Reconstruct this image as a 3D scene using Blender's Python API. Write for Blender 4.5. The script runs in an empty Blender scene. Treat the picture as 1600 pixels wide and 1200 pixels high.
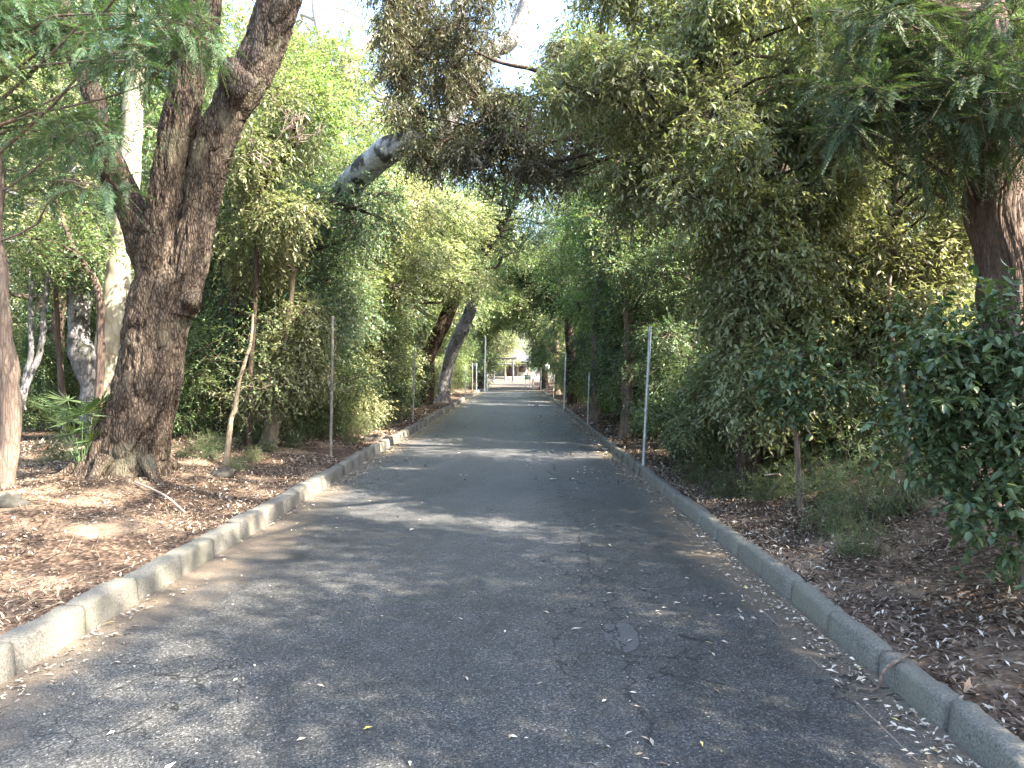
import bpy, math, random
import numpy as np

# ------------------------------------------------------------------ camera, sky, sun, exposure
S = bpy.context.scene
COL = S.collection
CX, CY, FPX, EYE = 805.5, 578.0, 1160.0, 1.55      # lens axis in the photo, focal length in px, eye height
cam_d = bpy.data.cameras.new('camera'); cam = bpy.data.objects.new('camera', cam_d); COL.objects.link(cam)
cam.location = (0, 0, EYE); cam.rotation_euler = (math.radians(90), 0, 0)
cam_d.sensor_width = 36; cam_d.lens = 36 * FPX / 1600
cam_d.shift_x = -(CX - 800) / 1600; cam_d.shift_y = -(600 - CY) / 1600
cam_d.clip_start = 0.05; cam_d.clip_end = 2000
S.camera = cam

SUN_EL, SUN_AZ = math.radians(43), math.radians(117)       # azimuth clockwise from +Y
sd = np.array([math.sin(SUN_AZ) * math.cos(SUN_EL), math.cos(SUN_AZ) * math.cos(SUN_EL), math.sin(SUN_EL)])
w = bpy.data.worlds.new('World'); S.world = w; w.use_nodes = True
nt = w.node_tree; bg = nt.nodes['Background']
sky = nt.nodes.new('ShaderNodeTexSky'); sky.sky_type = 'NISHITA'; sky.sun_disc = False
sky.sun_elevation = SUN_EL; sky.sun_rotation = SUN_AZ; sky.air_density = 1.0; sky.dust_density = 2.5
nt.links.new(sky.outputs[0], bg.inputs[0]); bg.inputs[1].default_value = 0.15
sl = bpy.data.lights.new('sun', 'SUN'); sl.energy = 5.0; sl.angle = math.radians(0.5); sl.color = (1.0, 0.90, 0.74)
so = bpy.data.objects.new('sun', sl); COL.objects.link(so); so.location = tuple(sd * 60)
import mathutils
so.rotation_euler = mathutils.Vector(sd).to_track_quat('Z', 'Y').to_euler()
S.view_settings.view_transform = 'Standard'; S.view_settings.look = 'None'
S.view_settings.exposure = 2.98; S.view_settings.gamma = 1
S.render.engine = 'CYCLES'
c = S.cycles
c.max_bounces = 7; c.diffuse_bounces = 5; c.glossy_bounces = 2; c.transmission_bounces = 4; c.transparent_max_bounces = 4
c.use_adaptive_sampling = True; c.adaptive_threshold = 0.015; c.sample_clamp_indirect = 6
c.caustics_reflective = False; c.caustics_refractive = False

# ------------------------------------------------------------------ helpers
def at(u, v, Y):
    return np.array([(u - CX) / FPX * Y, Y, EYE + (CY - v) / FPX * Y])
def nrm(a):
    return a / np.maximum(np.linalg.norm(a, axis=-1, keepdims=True), 1e-9)
def sstep(a, b, x):
    t = np.clip((x - a) / (b - a), 0, 1); return t * t * (3 - 2 * t)
def _h(i, j, k, s):
    n = (i * 374761393 + j * 668265263 + k * 2147483647 + s * 974634777) & 0xffffffff
    n = ((n ^ (n >> 13)) * 1274126177) & 0xffffffff
    n = n ^ (n >> 16)
    return (n & 0xffff) / 32767.5 - 1.0
def noise(P, s=0):
    P = np.asarray(P, float); I = np.floor(P).astype(np.int64); F = P - I; F = F * F * (3 - 2 * F)
    i, j, k = I[..., 0], I[..., 1], I[..., 2]; x, y, z = F[..., 0], F[..., 1], F[..., 2]
    L = lambda a, b, t: a + (b - a) * t
    return L(L(L(_h(i, j, k, s), _h(i + 1, j, k, s), x), L(_h(i, j + 1, k, s), _h(i + 1, j + 1, k, s), x), y),
             L(L(_h(i, j, k + 1, s), _h(i + 1, j, k + 1, s), x), L(_h(i, j + 1, k + 1, s), _h(i + 1, j + 1, k + 1, s), x), y), z)
def fbm(P, s=0, o=4):
    r = 0; a = 1; P = np.asarray(P, float)
    for q in range(o):
        r = r + a * noise(P * 2 ** q + q * 7.3, s + q); a *= .5
    return r

def mesh_obj(name, V, Fs, mat, parent=None, smooth=False, loc=None):
    """V (n,3); Fs list of int arrays (m,k)."""
    if not isinstance(Fs, list): Fs = [Fs]
    V = np.ascontiguousarray(V, dtype=np.float32)
    me = bpy.data.meshes.new(name)
    me.vertices.add(len(V)); me.vertices.foreach_set('co', V.ravel())
    li = np.concatenate([f.ravel() for f in Fs]).astype(np.int32)
    tot = np.concatenate([np.full(len(f), f.shape[1], np.int32) for f in Fs])
    st = np.concatenate([[0], np.cumsum(tot)[:-1]]).astype(np.int32)
    me.loops.add(len(li)); me.loops.foreach_set('vertex_index', li)
    me.polygons.add(len(tot)); me.polygons.foreach_set('loop_start', st); me.polygons.foreach_set('loop_total', tot)
    if smooth: me.polygons.foreach_set('use_smooth', np.ones(len(tot), bool))
    me.update(calc_edges=True)
    if mat: me.materials.append(mat)
    o = bpy.data.objects.new(name, me); COL.objects.link(o)
    if parent: o.parent = parent
    if loc is not None: o.location = tuple(loc)
    return o
class MB:
    """collects pieces into one mesh"""
    def __init__(s): s.V = []; s.F = {}; s.n = 0
    def add(s, V, F):
        for f in (F if isinstance(F, list) else [F]):
            s.F.setdefault(f.shape[1], []).append(f + s.n)
        s.V.append(np.asarray(V, float)); s.n += len(V)
        return s
    def box(s, c, d, rz=0, taper=1.0, ry=0):
        x, y, z = d[0] / 2, d[1] / 2, d[2] / 2
        V = np.array([[i * x * (taper if k > 0 else 1), j * y * (taper if k > 0 else 1), k * z] for k in (-1, 1) for j in (-1, 1) for i in (-1, 1)], float)
        cr, sr = math.cos(ry), math.sin(ry); V = V @ np.array([[cr, 0, -sr], [0, 1, 0], [sr, 0, cr]])
        cz, sz = math.cos(rz), math.sin(rz); V = V @ np.array([[cz, sz, 0], [-sz, cz, 0], [0, 0, 1]])
        F = np.array([[0, 2, 3, 1], [4, 5, 7, 6], [0, 1, 5, 4], [2, 6, 7, 3], [0, 4, 6, 2], [1, 3, 7, 5]])
        return s.add(V + np.array(c), F)
    def build(s, name, mat, parent=None, smooth=False, off=None):
        V = np.concatenate(s.V)
        if off is not None: V = V - np.asarray(off)
        return mesh_obj(name, V, [np.concatenate(v) for v in s.F.values()], mat, parent, smooth)
def tag(o, label=None, cat=None, group=None, kind=None):
    if label: o['label'] = label
    if cat: o['category'] = cat
    if group: o['group'] = group
    if kind: o['kind'] = kind
    return o
def thing(name, label, cat, loc=(0, 0, 0), group=None, rz=0):
    o = bpy.data.objects.new(name, None); COL.objects.link(o); o.location = tuple(float(q) for q in loc); o.rotation_euler = (0, 0, rz)
    o.empty_display_size = .3
    return tag(o, label, cat, group)
def dup(root, loc, rz=0, sc=1.0, label=None, group=None, tilt=0):
    r = root.copy(); COL.objects.link(r); r.location = tuple(float(q) for q in loc); r.rotation_euler = (tilt, 0, rz); r.scale = (sc, sc, sc) if not isinstance(sc, tuple) else sc
    if label: r['label'] = label
    if group: r['group'] = group
    for ch in list(root.children):
        k = ch.copy(); COL.objects.link(k); k.parent = r
    return r

# ------------------------------------------------------------------ materials
def newmat(name):
    m = bpy.data.materials.new(name); m.use_nodes = True; t = m.node_tree
    return m, t, t.nodes['Principled BSDF'], t.nodes['Material Output']
def nd(t, typ, **kw):
    n = t.nodes.new(typ)
    for k, v in kw.items(): setattr(n, k, v)
    return n
def lk(t, a, b): t.links.new(a, b)
def ramp(t, fac, stops):
    r = nd(t, 'ShaderNodeValToRGB'); e = r.color_ramp.elements
    while len(e) > 1: e.remove(e[-1])
    e[0].position = stops[0][0]; e[0].color = (*stops[0][1], 1)
    for p, col in stops[1:]:
        q = e.new(p); q.color = (*col, 1)
    if fac is not None: lk(t, fac, r.inputs[0])
    return r.outputs[0]
def math_(t, op, a, b=None, clamp=False):
    n = nd(t, 'ShaderNodeMath', operation=op, use_clamp=clamp)
    for i, q in enumerate((a, b)):
        if q is None: continue
        if isinstance(q, (int, float)): n.inputs[i].default_value = q
        else: lk(t, q, n.inputs[i])
    return n.outputs[0]
def mix(t, fac, a, b, typ='MIX'):
    n = nd(t, 'ShaderNodeMix', data_type='RGBA', blend_type=typ)
    for i, q in ((0, fac), (6, a), (7, b)):
        if isinstance(q, (int, float)): n.inputs[i].default_value = q
        elif isinstance(q, tuple): n.inputs[i].default_value = (*q, 1)
        else: lk(t, q, n.inputs[i])
    return n.outputs[2]
def tex(t, kind, scale, coord=None, stretch=None, **kw):
    tc = nd(t, 'ShaderNodeTexCoord'); out = tc.outputs['Object']
    if stretch:
        mp = nd(t, 'ShaderNodeMapping'); mp.inputs['Scale'].default_value = stretch; lk(t, out, mp.inputs[0]); out = mp.outputs[0]
    n = nd(t, kind); lk(t, out, n.inputs['Vector']); n.inputs['Scale'].default_value = scale
    for k, v in kw.items():
        if k in n.inputs: n.inputs[k].default_value = v
        else: setattr(n, k, v)
    return n
def leafmat(name, cols, trans=.35, rough=.5, spec=.35, tcol=None, yel=None):
    cols = [tuple(min(.5, q * 1.6) for q in k) for k in cols]
    m, t, p, out = newmat(name)
    g = nd(t, 'ShaderNodeNewGeometry')
    n = len(cols); base = ramp(t, g.outputs['Random Per Island'], [(i / max(1, n - 1), q) for i, q in enumerate(cols)])
    nz = tex(t, 'ShaderNodeTexNoise', .9, Detail=2.0)
    f = ramp(t, nz.outputs[0], [(.35, (0, 0, 0)), (.65, (1, 1, 1))])
    base = mix(t, math_(t, 'MULTIPLY', f, .55), base, yel or tuple(min(1, q * 1.5) for q in cols[-1]))
    oi = nd(t, 'ShaderNodeObjectInfo')
    hs = nd(t, 'ShaderNodeHueSaturation'); lk(t, base, hs.inputs['Color']); hs.inputs['Saturation'].default_value = .84; hs.inputs['Value'].default_value = 1.12
    lk(t, math_(t, 'ADD', math_(t, 'MULTIPLY', oi.outputs['Random'], .03), .485), hs.inputs['Hue'])
    base = hs.outputs[0]
    lk(t, base, p.inputs['Base Color']); p.inputs['Roughness'].default_value = rough
    p.inputs['Specular IOR Level'].default_value = spec
    tr = nd(t, 'ShaderNodeBsdfTranslucent')
    lk(t, mix(t, 1.0, base, tcol or (1.5, 1.6, .7), 'MULTIPLY'), tr.inputs[0])
    mx = nd(t, 'ShaderNodeMixShader'); mx.inputs[0].default_value = trans
    lk(t, p.outputs[0], mx.inputs[1]); lk(t, tr.outputs[0], mx.inputs[2]); lk(t, mx.outputs[0], out.inputs[0])
    return m
def barkmat(name, stops, sc=6, stretch=(1, 1, .3), bump=.5, blot=None, rough=.9, dist=.02):
    m, t, p, out = newmat(name)
    a = tex(t, 'ShaderNodeTexNoise', sc, stretch=stretch, Detail=6.0, Roughness=.65)
    v = tex(t, 'ShaderNodeTexVoronoi', sc * 3.2, stretch=stretch, feature='DISTANCE_TO_EDGE')
    nz = tex(t, 'ShaderNodeTexNoise', sc * 7, Detail=3.0)
    h = math_(t, 'ADD', a.outputs[0], math_(t, 'MULTIPLY', math_(t, 'MINIMUM', v.outputs[0], .25), 1.2))
    col = ramp(t, math_(t, 'MULTIPLY', math_(t, 'ADD', h, math_(t, 'MULTIPLY', nz.outputs[0], .4)), .62), stops)
    if blot:
        b = tex(t, 'ShaderNodeTexNoise', blot[0], Detail=4.0)
        col = mix(t, ramp(t, b.outputs[0], [(blot[1], (0, 0, 0)), (blot[1] + .08, (1, 1, 1))]), col, blot[2])
    lk(t, col, p.inputs['Base Color']); p.inputs['Roughness'].default_value = rough; p.inputs['Specular IOR Level'].default_value = .2
    bp = nd(t, 'ShaderNodeBump'); bp.inputs['Strength'].default_value = bump; bp.inputs['Distance'].default_value = dist
    lk(t, h, bp.inputs['Height']); lk(t, bp.outputs[0], p.inputs['Normal'])
    return m
def plain(name, col, rough=.6, metal=0, nscale=8, var=.25, bump=.0):
    m, t, p, out = newmat(name)
    a = tex(t, 'ShaderNodeTexNoise', nscale, Detail=5.0)
    c1 = tuple(q * (1 - var) for q in col); c2 = tuple(min(1, q * (1 + var)) for q in col)
    lk(t, ramp(t, a.outputs[0], [(.3, c1), (.7, c2)]), p.inputs['Base Color'])
    p.inputs['Roughness'].default_value = rough; p.inputs['Metallic'].default_value = metal
    if bump:
        bp = nd(t, 'ShaderNodeBump'); bp.inputs['Strength'].default_value = bump; bp.inputs['Distance'].default_value = .01
        lk(t, a.outputs[0], bp.inputs['Height']); lk(t, bp.outputs[0], p.inputs['Normal'])
    return m

M = {}
M['oak'] = leafmat('oak_leaf', [(.060, .088, .034), (.095, .122, .050), (.145, .155, .078), (.11, .15, .058), (.22, .215, .13)], .34, .42, .4, yel=(.16, .15, .07), tcol=(1.4, 1.5, .8))
M['oakdark'] = leafmat('dark_oak_leaf', [(.030, .046, .022), (.048, .062, .028), (.085, .090, .045)], .22, .45, .4, yel=(.07, .06, .035), tcol=(1.3, 1.3, .8))
M['conif'] = leafmat('cypress_leaf', [(.024, .062, .034), (.038, .082, .038), (.06, .105, .05)], .3, .6, .2, yel=(.08, .13, .045))
M['conifdark'] = leafmat('dark_cypress_leaf', [(.018, .040, .022), (.028, .055, .025), (.045, .075, .034)], .25, .6, .2, yel=(.05, .085, .03))
M['broad'] = leafmat('broad_leaf', [(.035, .075, .03), (.06, .11, .04), (.09, .14, .055), (.15, .20, .08)], .38, .45, .4, yel=(.14, .17, .06))
M['yellow'] = leafmat('yellow_green_leaf', [(.06, .11, .045), (.13, .175, .075), (.21, .24, .12), (.33, .345, .21)], .42, .5, .3, yel=(.30, .29, .14), tcol=(1.35, 1.4, .8))
M['bluish'] = leafmat('bluish_leaf', [(.03, .07, .045), (.05, .10, .06), (.08, .135, .075), (.15, .20, .12)], .32, .4, .45, yel=(.09, .15, .06))
M['camellia'] = leafmat('camellia_leaf', [(.016, .036, .014), (.026, .050, .018), (.045, .075, .026), (.08, .11, .04)], .22, .34, .4, yel=(.07, .10, .03))
M['fresh'] = leafmat('fresh_leaf', [(.055, .115, .045), (.085, .155, .06), (.14, .205, .09)], .42, .5, .3, yel=(.17, .25, .08))
M['under'] = leafmat('undergrowth_leaf', [(.035, .07, .032), (.055, .09, .04), (.09, .12, .055)], .35, .5, .3, yel=(.10, .12, .05))
M['bark'] = barkmat('rugged_bark', [(.28, (.012, .009, .0075)), (.46, (.046, .034, .027)), (.60, (.110, .086, .066)), (.8, (.23, .19, .15))], 11, (1, 1, .30), 1.0, blot=(1.5, .57, (.135, .12, .085)), dist=.03)
M['barkthin'] = barkmat('grey_brown_bark', [(.3, (.06, .045, .036)), (.55, (.17, .13, .105)), (.8, (.27, .22, .18))], 10, (1, 1, .15), .5)
M['barkcedar'] = barkmat('red_brown_bark', [(.3, (.045, .032, .027)), (.5, (.105, .076, .063)), (.8, (.20, .155, .13))], 18, (1, 1, .05), .8, dist=.02)
M['barkmottle'] = barkmat('white_mottled_bark', [(.3, (.22, .21, .23)), (.5, (.42, .41, .44)), (.8, (.62, .61, .64))], 4, (1, 1, .6), .5, blot=(2.6, .50, (.075, .072, .07)))
M['barkpale'] = barkmat('pale_smooth_bark', [(.3, (.20, .175, .13)), (.55, (.33, .30, .235)), (.8, (.45, .42, .34))], 3, (1, 1, .35), .15, blot=(1.4, .60, (.27, .27, .15)))
M['barkgrey'] = barkmat('mottled_grey_bark', [(.3, (.055, .055, .06)), (.5, (.15, .145, .15)), (.8, (.36, .35, .36))], 5, (1, 1, .5), .5, blot=(3.5, .56, (.07, .07, .06)))
M['barkdark'] = barkmat('dark_bark', [(.3, (.018, .013, .010)), (.55, (.055, .04, .03)), (.8, (.13, .10, .075))], 7, (1, 1, .3), .8)
M['barktan'] = barkmat('tan_bark', [(.3, (.13, .10, .07)), (.55, (.25, .20, .145)), (.8, (.36, .30, .23))], 8, (1, 1, .2), .4)
M['twig'] = plain('twig_wood', (.10, .075, .05), .9, var=.4)
M['twigpale'] = plain('pale_dead_twig', (.42, .33, .26), .9, var=.25)
M['deadleaf'], t, p, out = newmat('dead_leaf')
g = nd(t, 'ShaderNodeNewGeometry')
cc = ramp(t, g.outputs['Random Per Island'], [(0, (.045, .033, .026)), (.25, (.105, .076, .056)), (.55, (.20, .150, .115)), (.78, (.34, .28, .22)), (.92, (.50, .43, .35)), (1, (.66, .60, .52))])
lk(t, cc, p.inputs['Base Color']); p.inputs['Roughness'].default_value = .65; p.inputs['Specular IOR Level'].default_value = .3
M['roadleaf'], t, p, out = newmat('pale_dead_leaf')
g = nd(t, 'ShaderNodeNewGeometry')
cc = ramp(t, g.outputs['Random Per Island'], [(0, (.11, .08, .055)), (.3, (.30, .24, .18)), (.6, (.50, .44, .36)), (.96, (.66, .60, .50)), (1, (.6, .52, .12))])
lk(t, cc, p.inputs['Base Color']); p.inputs['Roughness'].default_value = .45
M['steel'] = plain('galvanised_steel', (.42, .44, .45), .45, .55, 14, .2)
M['rust'] = plain('brown_painted_steel', (.22, .19, .16), .6, .2, 12, .35)
M['white'] = plain('white_paint', (.78, .77, .74), .5, 0, 5, .08)

# ground material: leaf mould, dry soil, gravel beyond the asphalt
M['ground'], t, p, out = newmat('forest_floor')
a = tex(t, 'ShaderNodeTexVoronoi', 34, Randomness=1.0); b = tex(t, 'ShaderNodeTexNoise', 1.3, Detail=6.0); c2_ = tex(t, 'ShaderNodeTexNoise', 30, Detail=4.0)
litter = ramp(t, math_(t, 'ADD', math_(t, 'MULTIPLY', a.outputs['Color'], .6), math_(t, 'MULTIPLY', c2_.outputs[0], .4)), [(.2, (.022, .015, .011)), (.5, (.07, .047, .034)), (.75, (.17, .12, .09)), (.95, (.34, .27, .21))])
soil = ramp(t, c2_.outputs[0], [(.3, (.20, .14, .095)), (.7, (.34, .25, .18))])
col = mix(t, ramp(t, b.outputs[0], [(.52, (0, 0, 0)), (.66, (1, 1, 1))]), litter, soil)
tc = nd(t, 'ShaderNodeTexCoord'); sp = nd(t, 'ShaderNodeSeparateXYZ'); lk(t, tc.outputs['Object'], sp.inputs[0])
gr = ramp(t, c2_.outputs[0], [(.3, (.10, .085, .068)), (.7, (.18, .155, .13))])
near_axis = math_(t, 'LESS_THAN', math_(t, 'ABSOLUTE', math_(t, 'ADD', sp.outputs[0], .9)), 2.6)
plaza = math_(t, 'GREATER_THAN', sp.outputs[1], 93.5)
isgr = math_(t, 'MULTIPLY', math_(t, 'GREATER_THAN', sp.outputs[1], 52.9), math_(t, 'MAXIMUM', near_axis, plaza))
col = mix(t, isgr, col, gr)
lk(t, col, p.inputs['Base Color']); p.inputs['Roughness'].default_value = .95; p.inputs['Specular IOR Level'].default_value = .15
bp = nd(t, 'ShaderNodeBump'); bp.inputs['Strength'].default_value = .8; bp.inputs['Distance'].default_value = .02
lk(t, a.outputs['Distance'], bp.inputs['Height']); lk(t, bp.outputs[0], p.inputs['Normal'])

# asphalt
M['road'], t, p, out = newmat('asphalt')
tc = nd(t, 'ShaderNodeTexCoord'); sp = nd(t, 'ShaderNodeSeparateXYZ'); lk(t, tc.outputs['Object'], sp.inputs[0]); X_, Y_ = sp.outputs[0], sp.outputs[1]
v = tex(t, 'ShaderNodeTexVoronoi', 130); fine = tex(t, 'ShaderNodeTexNoise', 60, Detail=4.0); big = tex(t, 'ShaderNodeTexNoise', .55, stretch=(1, .4, 1), Detail=6.0, Roughness=.6)
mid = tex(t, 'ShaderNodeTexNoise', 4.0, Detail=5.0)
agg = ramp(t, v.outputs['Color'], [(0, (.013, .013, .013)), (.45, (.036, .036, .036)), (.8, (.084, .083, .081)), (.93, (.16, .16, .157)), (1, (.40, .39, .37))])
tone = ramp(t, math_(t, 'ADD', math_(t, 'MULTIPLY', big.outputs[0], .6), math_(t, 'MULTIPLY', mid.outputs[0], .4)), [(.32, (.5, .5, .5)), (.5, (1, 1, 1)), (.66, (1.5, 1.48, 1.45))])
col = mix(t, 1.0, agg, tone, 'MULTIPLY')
far_sheen = ramp(t, math_(t, 'DIVIDE', math_(t, 'ADD', Y_, math_(t, 'MULTIPLY', big.outputs[0], 8)), 30), [(.30, (1, 1, 1)), (.58, (1.65, 1.68, 1.78))])  # asphalt paler and bluer with distance: sky reflection painted into the colour
col = mix(t, 1.0, col, far_sheen, 'MULTIPLY')
# darker repaired strip on the side near the bank
wob = math_(t, 'MULTIPLY', math_(t, 'SUBTRACT', mid.outputs[0], .5), .5)
strip = math_(t, 'MULTIPLY', ramp(t, math_(t, 'ADD', X_, wob), [(.46, (0, 0, 0)), (.56, (1, 1, 1))]), .4)
col = mix(t, strip, col, mix(t, 1.0, col, (.62, .63, .66), 'MULTIPLY'))
# brown silt along both kerbs
el = math_(t, 'SUBTRACT', math_(t, 'ADD', X_, 2.52), 0); er = math_(t, 'SUBTRACT', 1.83, X_)
edge = math_(t, 'MINIMUM', el, math_(t, 'MULTIPLY', er, 1.25))
edge = math_(t, 'ADD', edge, math_(t, 'MULTIPLY', math_(t, 'SUBTRACT', big.outputs[0], .5), 1.1))
silt = ramp(t, math_(t, 'ADD', edge, wob), [(.08, (1, 1, 1)), (.5, (0, 0, 0))])
siltc = ramp(t, fine.outputs[0], [(.3, (.10, .078, .056)), (.7, (.21, .165, .12))])
col = mix(t, math_(t, 'MULTIPLY', silt, .8), col, siltc)
# hairline cracks
crk = tex(t, 'ShaderNodeTexVoronoi', 2.1, feature='DISTANCE_TO_EDGE', Randomness=1.0)
wn = tex(t, 'ShaderNodeTexNoise', 7, Detail=6.0); wmx = nd(t, 'ShaderNodeVectorMath', operation='ADD'); wsc = nd(t, 'ShaderNodeVectorMath', operation='SCALE'); wsc.inputs[3].default_value = .28
lk(t, wn.outputs['Color'], wsc.inputs[0]); lk(t, tc.outputs['Object'], wmx.inputs[0]); lk(t, wsc.outputs[0], wmx.inputs[1]); lk(t, wmx.outputs[0], crk.inputs['Vector'])
cm = math_(t, 'LESS_THAN', crk.outputs[0], .013)
xr = math_(t, 'LESS_THAN', math_(t, 'ABSOLUTE', math_(t, 'SUBTRACT', X_, .66)), .45)
yr = math_(t, 'LESS_THAN', math_(t, 'ABSOLUTE', math_(t, 'SUBTRACT', Y_, 7.2)), 3.6)
sel = math_(t, 'GREATER_THAN', mid.outputs[0], .40)
zone = math_(t, 'MULTIPLY', math_(t, 'MULTIPLY', xr, yr), sel)
zone2 = math_(t, 'MULTIPLY', math_(t, 'GREATER_THAN', big.outputs[0], .56), sel)
crack = math_(t, 'MULTIPLY', cm, math_(t, 'MAXIMUM', zone, zone2))
wn2 = tex(t, 'ShaderNodeTexNoise', 1.1, Detail=8.0, Roughness=.7)
seam = math_(t, 'LESS_THAN', math_(t, 'ABSOLUTE', math_(t, 'SUBTRACT', math_(t, 'SUBTRACT', X_, math_(t, 'MULTIPLY', math_(t, 'SUBTRACT', wn2.outputs[0], .5), .9)), .60)), .010)
seam = math_(t, 'MULTIPLY', seam, math_(t, 'LESS_THAN', math_(t, 'ABSOLUTE', math_(t, 'SUBTRACT', Y_, 7.6)), 4.6))
crack = math_(t, 'MAXIMUM', crack, math_(t, 'MULTIPLY', seam, math_(t, 'GREATER_THAN', wn.outputs[0], .38)))
# old oval patch
dx = math_(t, 'DIVIDE', math_(t, 'SUBTRACT', X_, .615), .10); dy = math_(t, 'DIVIDE', math_(t, 'SUBTRACT', Y_, 4.32), .27)
rr = math_(t, 'SQRT', math_(t, 'ADD', math_(t, 'MULTIPLY', dx, dx), math_(t, 'MULTIPLY', dy, dy)))
rr = math_(t, 'ADD', rr, math_(t, 'MULTIPLY', math_(t, 'SUBTRACT', wn.outputs[0], .5), .5))
inp = math_(t, 'LESS_THAN', rr, 1.0)
ring = math_(t, 'MULTIPLY', math_(t, 'LESS_THAN', math_(t, 'ABSOLUTE', math_(t, 'SUBTRACT', rr, 1.0)), .07), math_(t, 'MULTIPLY', math_(t, 'GREATER_THAN', math_(t, 'SUBTRACT', X_, math_(t, 'MULTIPLY', math_(t, 'SUBTRACT', Y_, 4.25), .6)), .60), .75))
col = mix(t, inp, col, ramp(t, fine.outputs[0], [(.3, (.062, .062, .064)), (.7, (.082, .082, .084))]))
dark = math_(t, 'MAXIMUM', crack, ring, True)
col = mix(t, math_(t, 'MULTIPLY', dark, .85), col, (.008, .008, .008))
# pale gutter joint
gj = math_(t, 'LESS_THAN', math_(t, 'ABSOLUTE', math_(t, 'SUBTRACT', math_(t, 'ADD', X_, math_(t, 'MULTIPLY', wn.outputs[0], .015)), 1.60)), .0035)
gj = math_(t, 'MULTIPLY', gj, math_(t, 'GREATER_THAN', mid.outputs[0], .47))
col = mix(t, math_(t, 'MULTIPLY', gj, .8), col, (.24, .19, .15))
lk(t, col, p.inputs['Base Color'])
rg = math_(t, 'ADD', math_(t, 'MULTIPLY', mid.outputs[0], .25), .40); lk(t, rg, p.inputs['Roughness']); p.inputs['Specular IOR Level'].default_value = .55
bp = nd(t, 'ShaderNodeBump'); bp.inputs['Strength'].default_value = .55; bp.inputs['Distance'].default_value = .004
hh = math_(t, 'SUBTRACT', v.outputs['Distance'], math_(t, 'MULTIPLY', dark, 3.0))
lk(t, hh, bp.inputs['Height']); lk(t, bp.outputs[0], p.inputs['Normal'])

# concrete
M['kerb'], t, p, out = newmat('kerb_concrete')
v = tex(t, 'ShaderNodeTexNoise', 90, Detail=4.0); b = tex(t, 'ShaderNodeTexNoise', 2.2, Detail=6.0); st = tex(t, 'ShaderNodeTexNoise', 9, stretch=(1, 1, .25), Detail=4.0)
col = ramp(t, v.outputs[0], [(.3, (.075, .071, .061)), (.7, (.200, .190, .165))])
col = mix(t, ramp(t, b.outputs[0], [(.48, (0, 0, 0)), (.7, (.75, .75, .75))]), col, (.15, .145, .11))
col = mix(t, ramp(t, st.outputs[0], [(.55, (0, 0, 0)), (.75, (.5, .5, .5))]), col, (.11, .11, .10))
lk(t, col, p.inputs['Base Color']); p.inputs['Roughness'].default_value = .9
bp = nd(t, 'ShaderNodeBump'); bp.inputs['Strength'].default_value = .5; bp.inputs['Distance'].default_value = .004
lk(t, v.outputs[0], bp.inputs['Height']); lk(t, bp.outputs[0], p.inputs['Normal'])

# ------------------------------------------------------------------ the setting
XL, XR, YEND = -2.5, 1.81, 53.0
def ground_z(x, y):
    x = np.asarray(x, float); y = np.asarray(y, float)
    P = np.stack([x, y, np.zeros_like(x)], -1)
    n = fbm(P * .45, 3, 4); n2 = fbm(P * 2.1, 9, 3)
    dl = XL - .17 - x; dr = x - (XR + .13)
    L = .135 + .20 * sstep(.1, 2.4, dl) + (.07 * n + .022 * n2) * sstep(0, .7, dl)
    k = .55 + .45 * sstep(14, 6, y)
    R = .100 + .42 * k * sstep(.15, 2.3, dr) + (.09 * n + .03 * n2) * sstep(0, .8, dr)
    z = np.where(x < -.3, L, R)
    inside = (dl < 0.0) & (dr < 0.0)
    z = np.where(inside, -.05, z)
    far = sstep(52.5, 53.2, y)
    flat = .012 * n
    wide = sstep(88, 95, y)
    side = np.maximum(sstep(2.6, 3.6, np.abs(x + .9)) * (1 - wide), 0)
    z = np.where(y > 52.5, flat + far * 0 + side * (.10 + .12 * np.clip(n + .5, 0, 1)), z)
    return z
xs = np.concatenate([-np.geomspace(7, 260, 60)[::-1], np.arange(-6.95, 7, .07), np.geomspace(7.05, 260, 60)])
xs = np.sort(np.concatenate([xs, [XL - .171, XL - .169, XR + .129, XR + .131]]))
ys = np.concatenate([np.linspace(-60, 1.5, 30), np.arange(1.6, 14, .07), np.arange(14, 52, .35), [52.49, 52.51], np.arange(53, 100, .8), np.geomspace(101, 420, 40)])
GX, GY = np.meshgrid(xs, ys); GZ = ground_z(GX, GY)
nx, ny = len(xs), len(ys); idx = np.arange(nx * ny).reshape(ny, nx)
F = np.stack([idx[:-1, :-1], idx[:-1, 1:], idx[1:, 1:], idx[1:, :-1]], -1).reshape(-1, 4)
tag(mesh_obj('ground', np.stack([GX, GY, GZ], -1).reshape(-1, 3), F, M['ground'], smooth=True), 'brown leaf strewn forest floor on both sides of the road', kind='structure')
rx = np.linspace(XL - .04, XR + .04, 40); ry = np.concatenate([np.linspace(-12, 2, 10), np.arange(2.2, 53.05, .3)])
GX, GY = np.meshgrid(rx, ry)
P = np.stack([GX, GY, np.zeros_like(GX)], -1); GZ = .006 * fbm(P * .7, 21, 3) + .008 * np.cos((GX - .0 + .35) / 2.2 * 1.5)
idx = np.arange(GX.size).reshape(GX.shape)
F = np.stack([idx[:-1, :-1], idx[:-1, 1:], idx[1:, 1:], idx[1:, :-1]], -1).reshape(-1, 4)
tag(mesh_obj('road', np.stack([GX, GY, GZ], -1).reshape(-1, 3), F, M['road'], smooth=True), 'worn grey asphalt road running straight between the trees', kind='structure')

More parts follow.
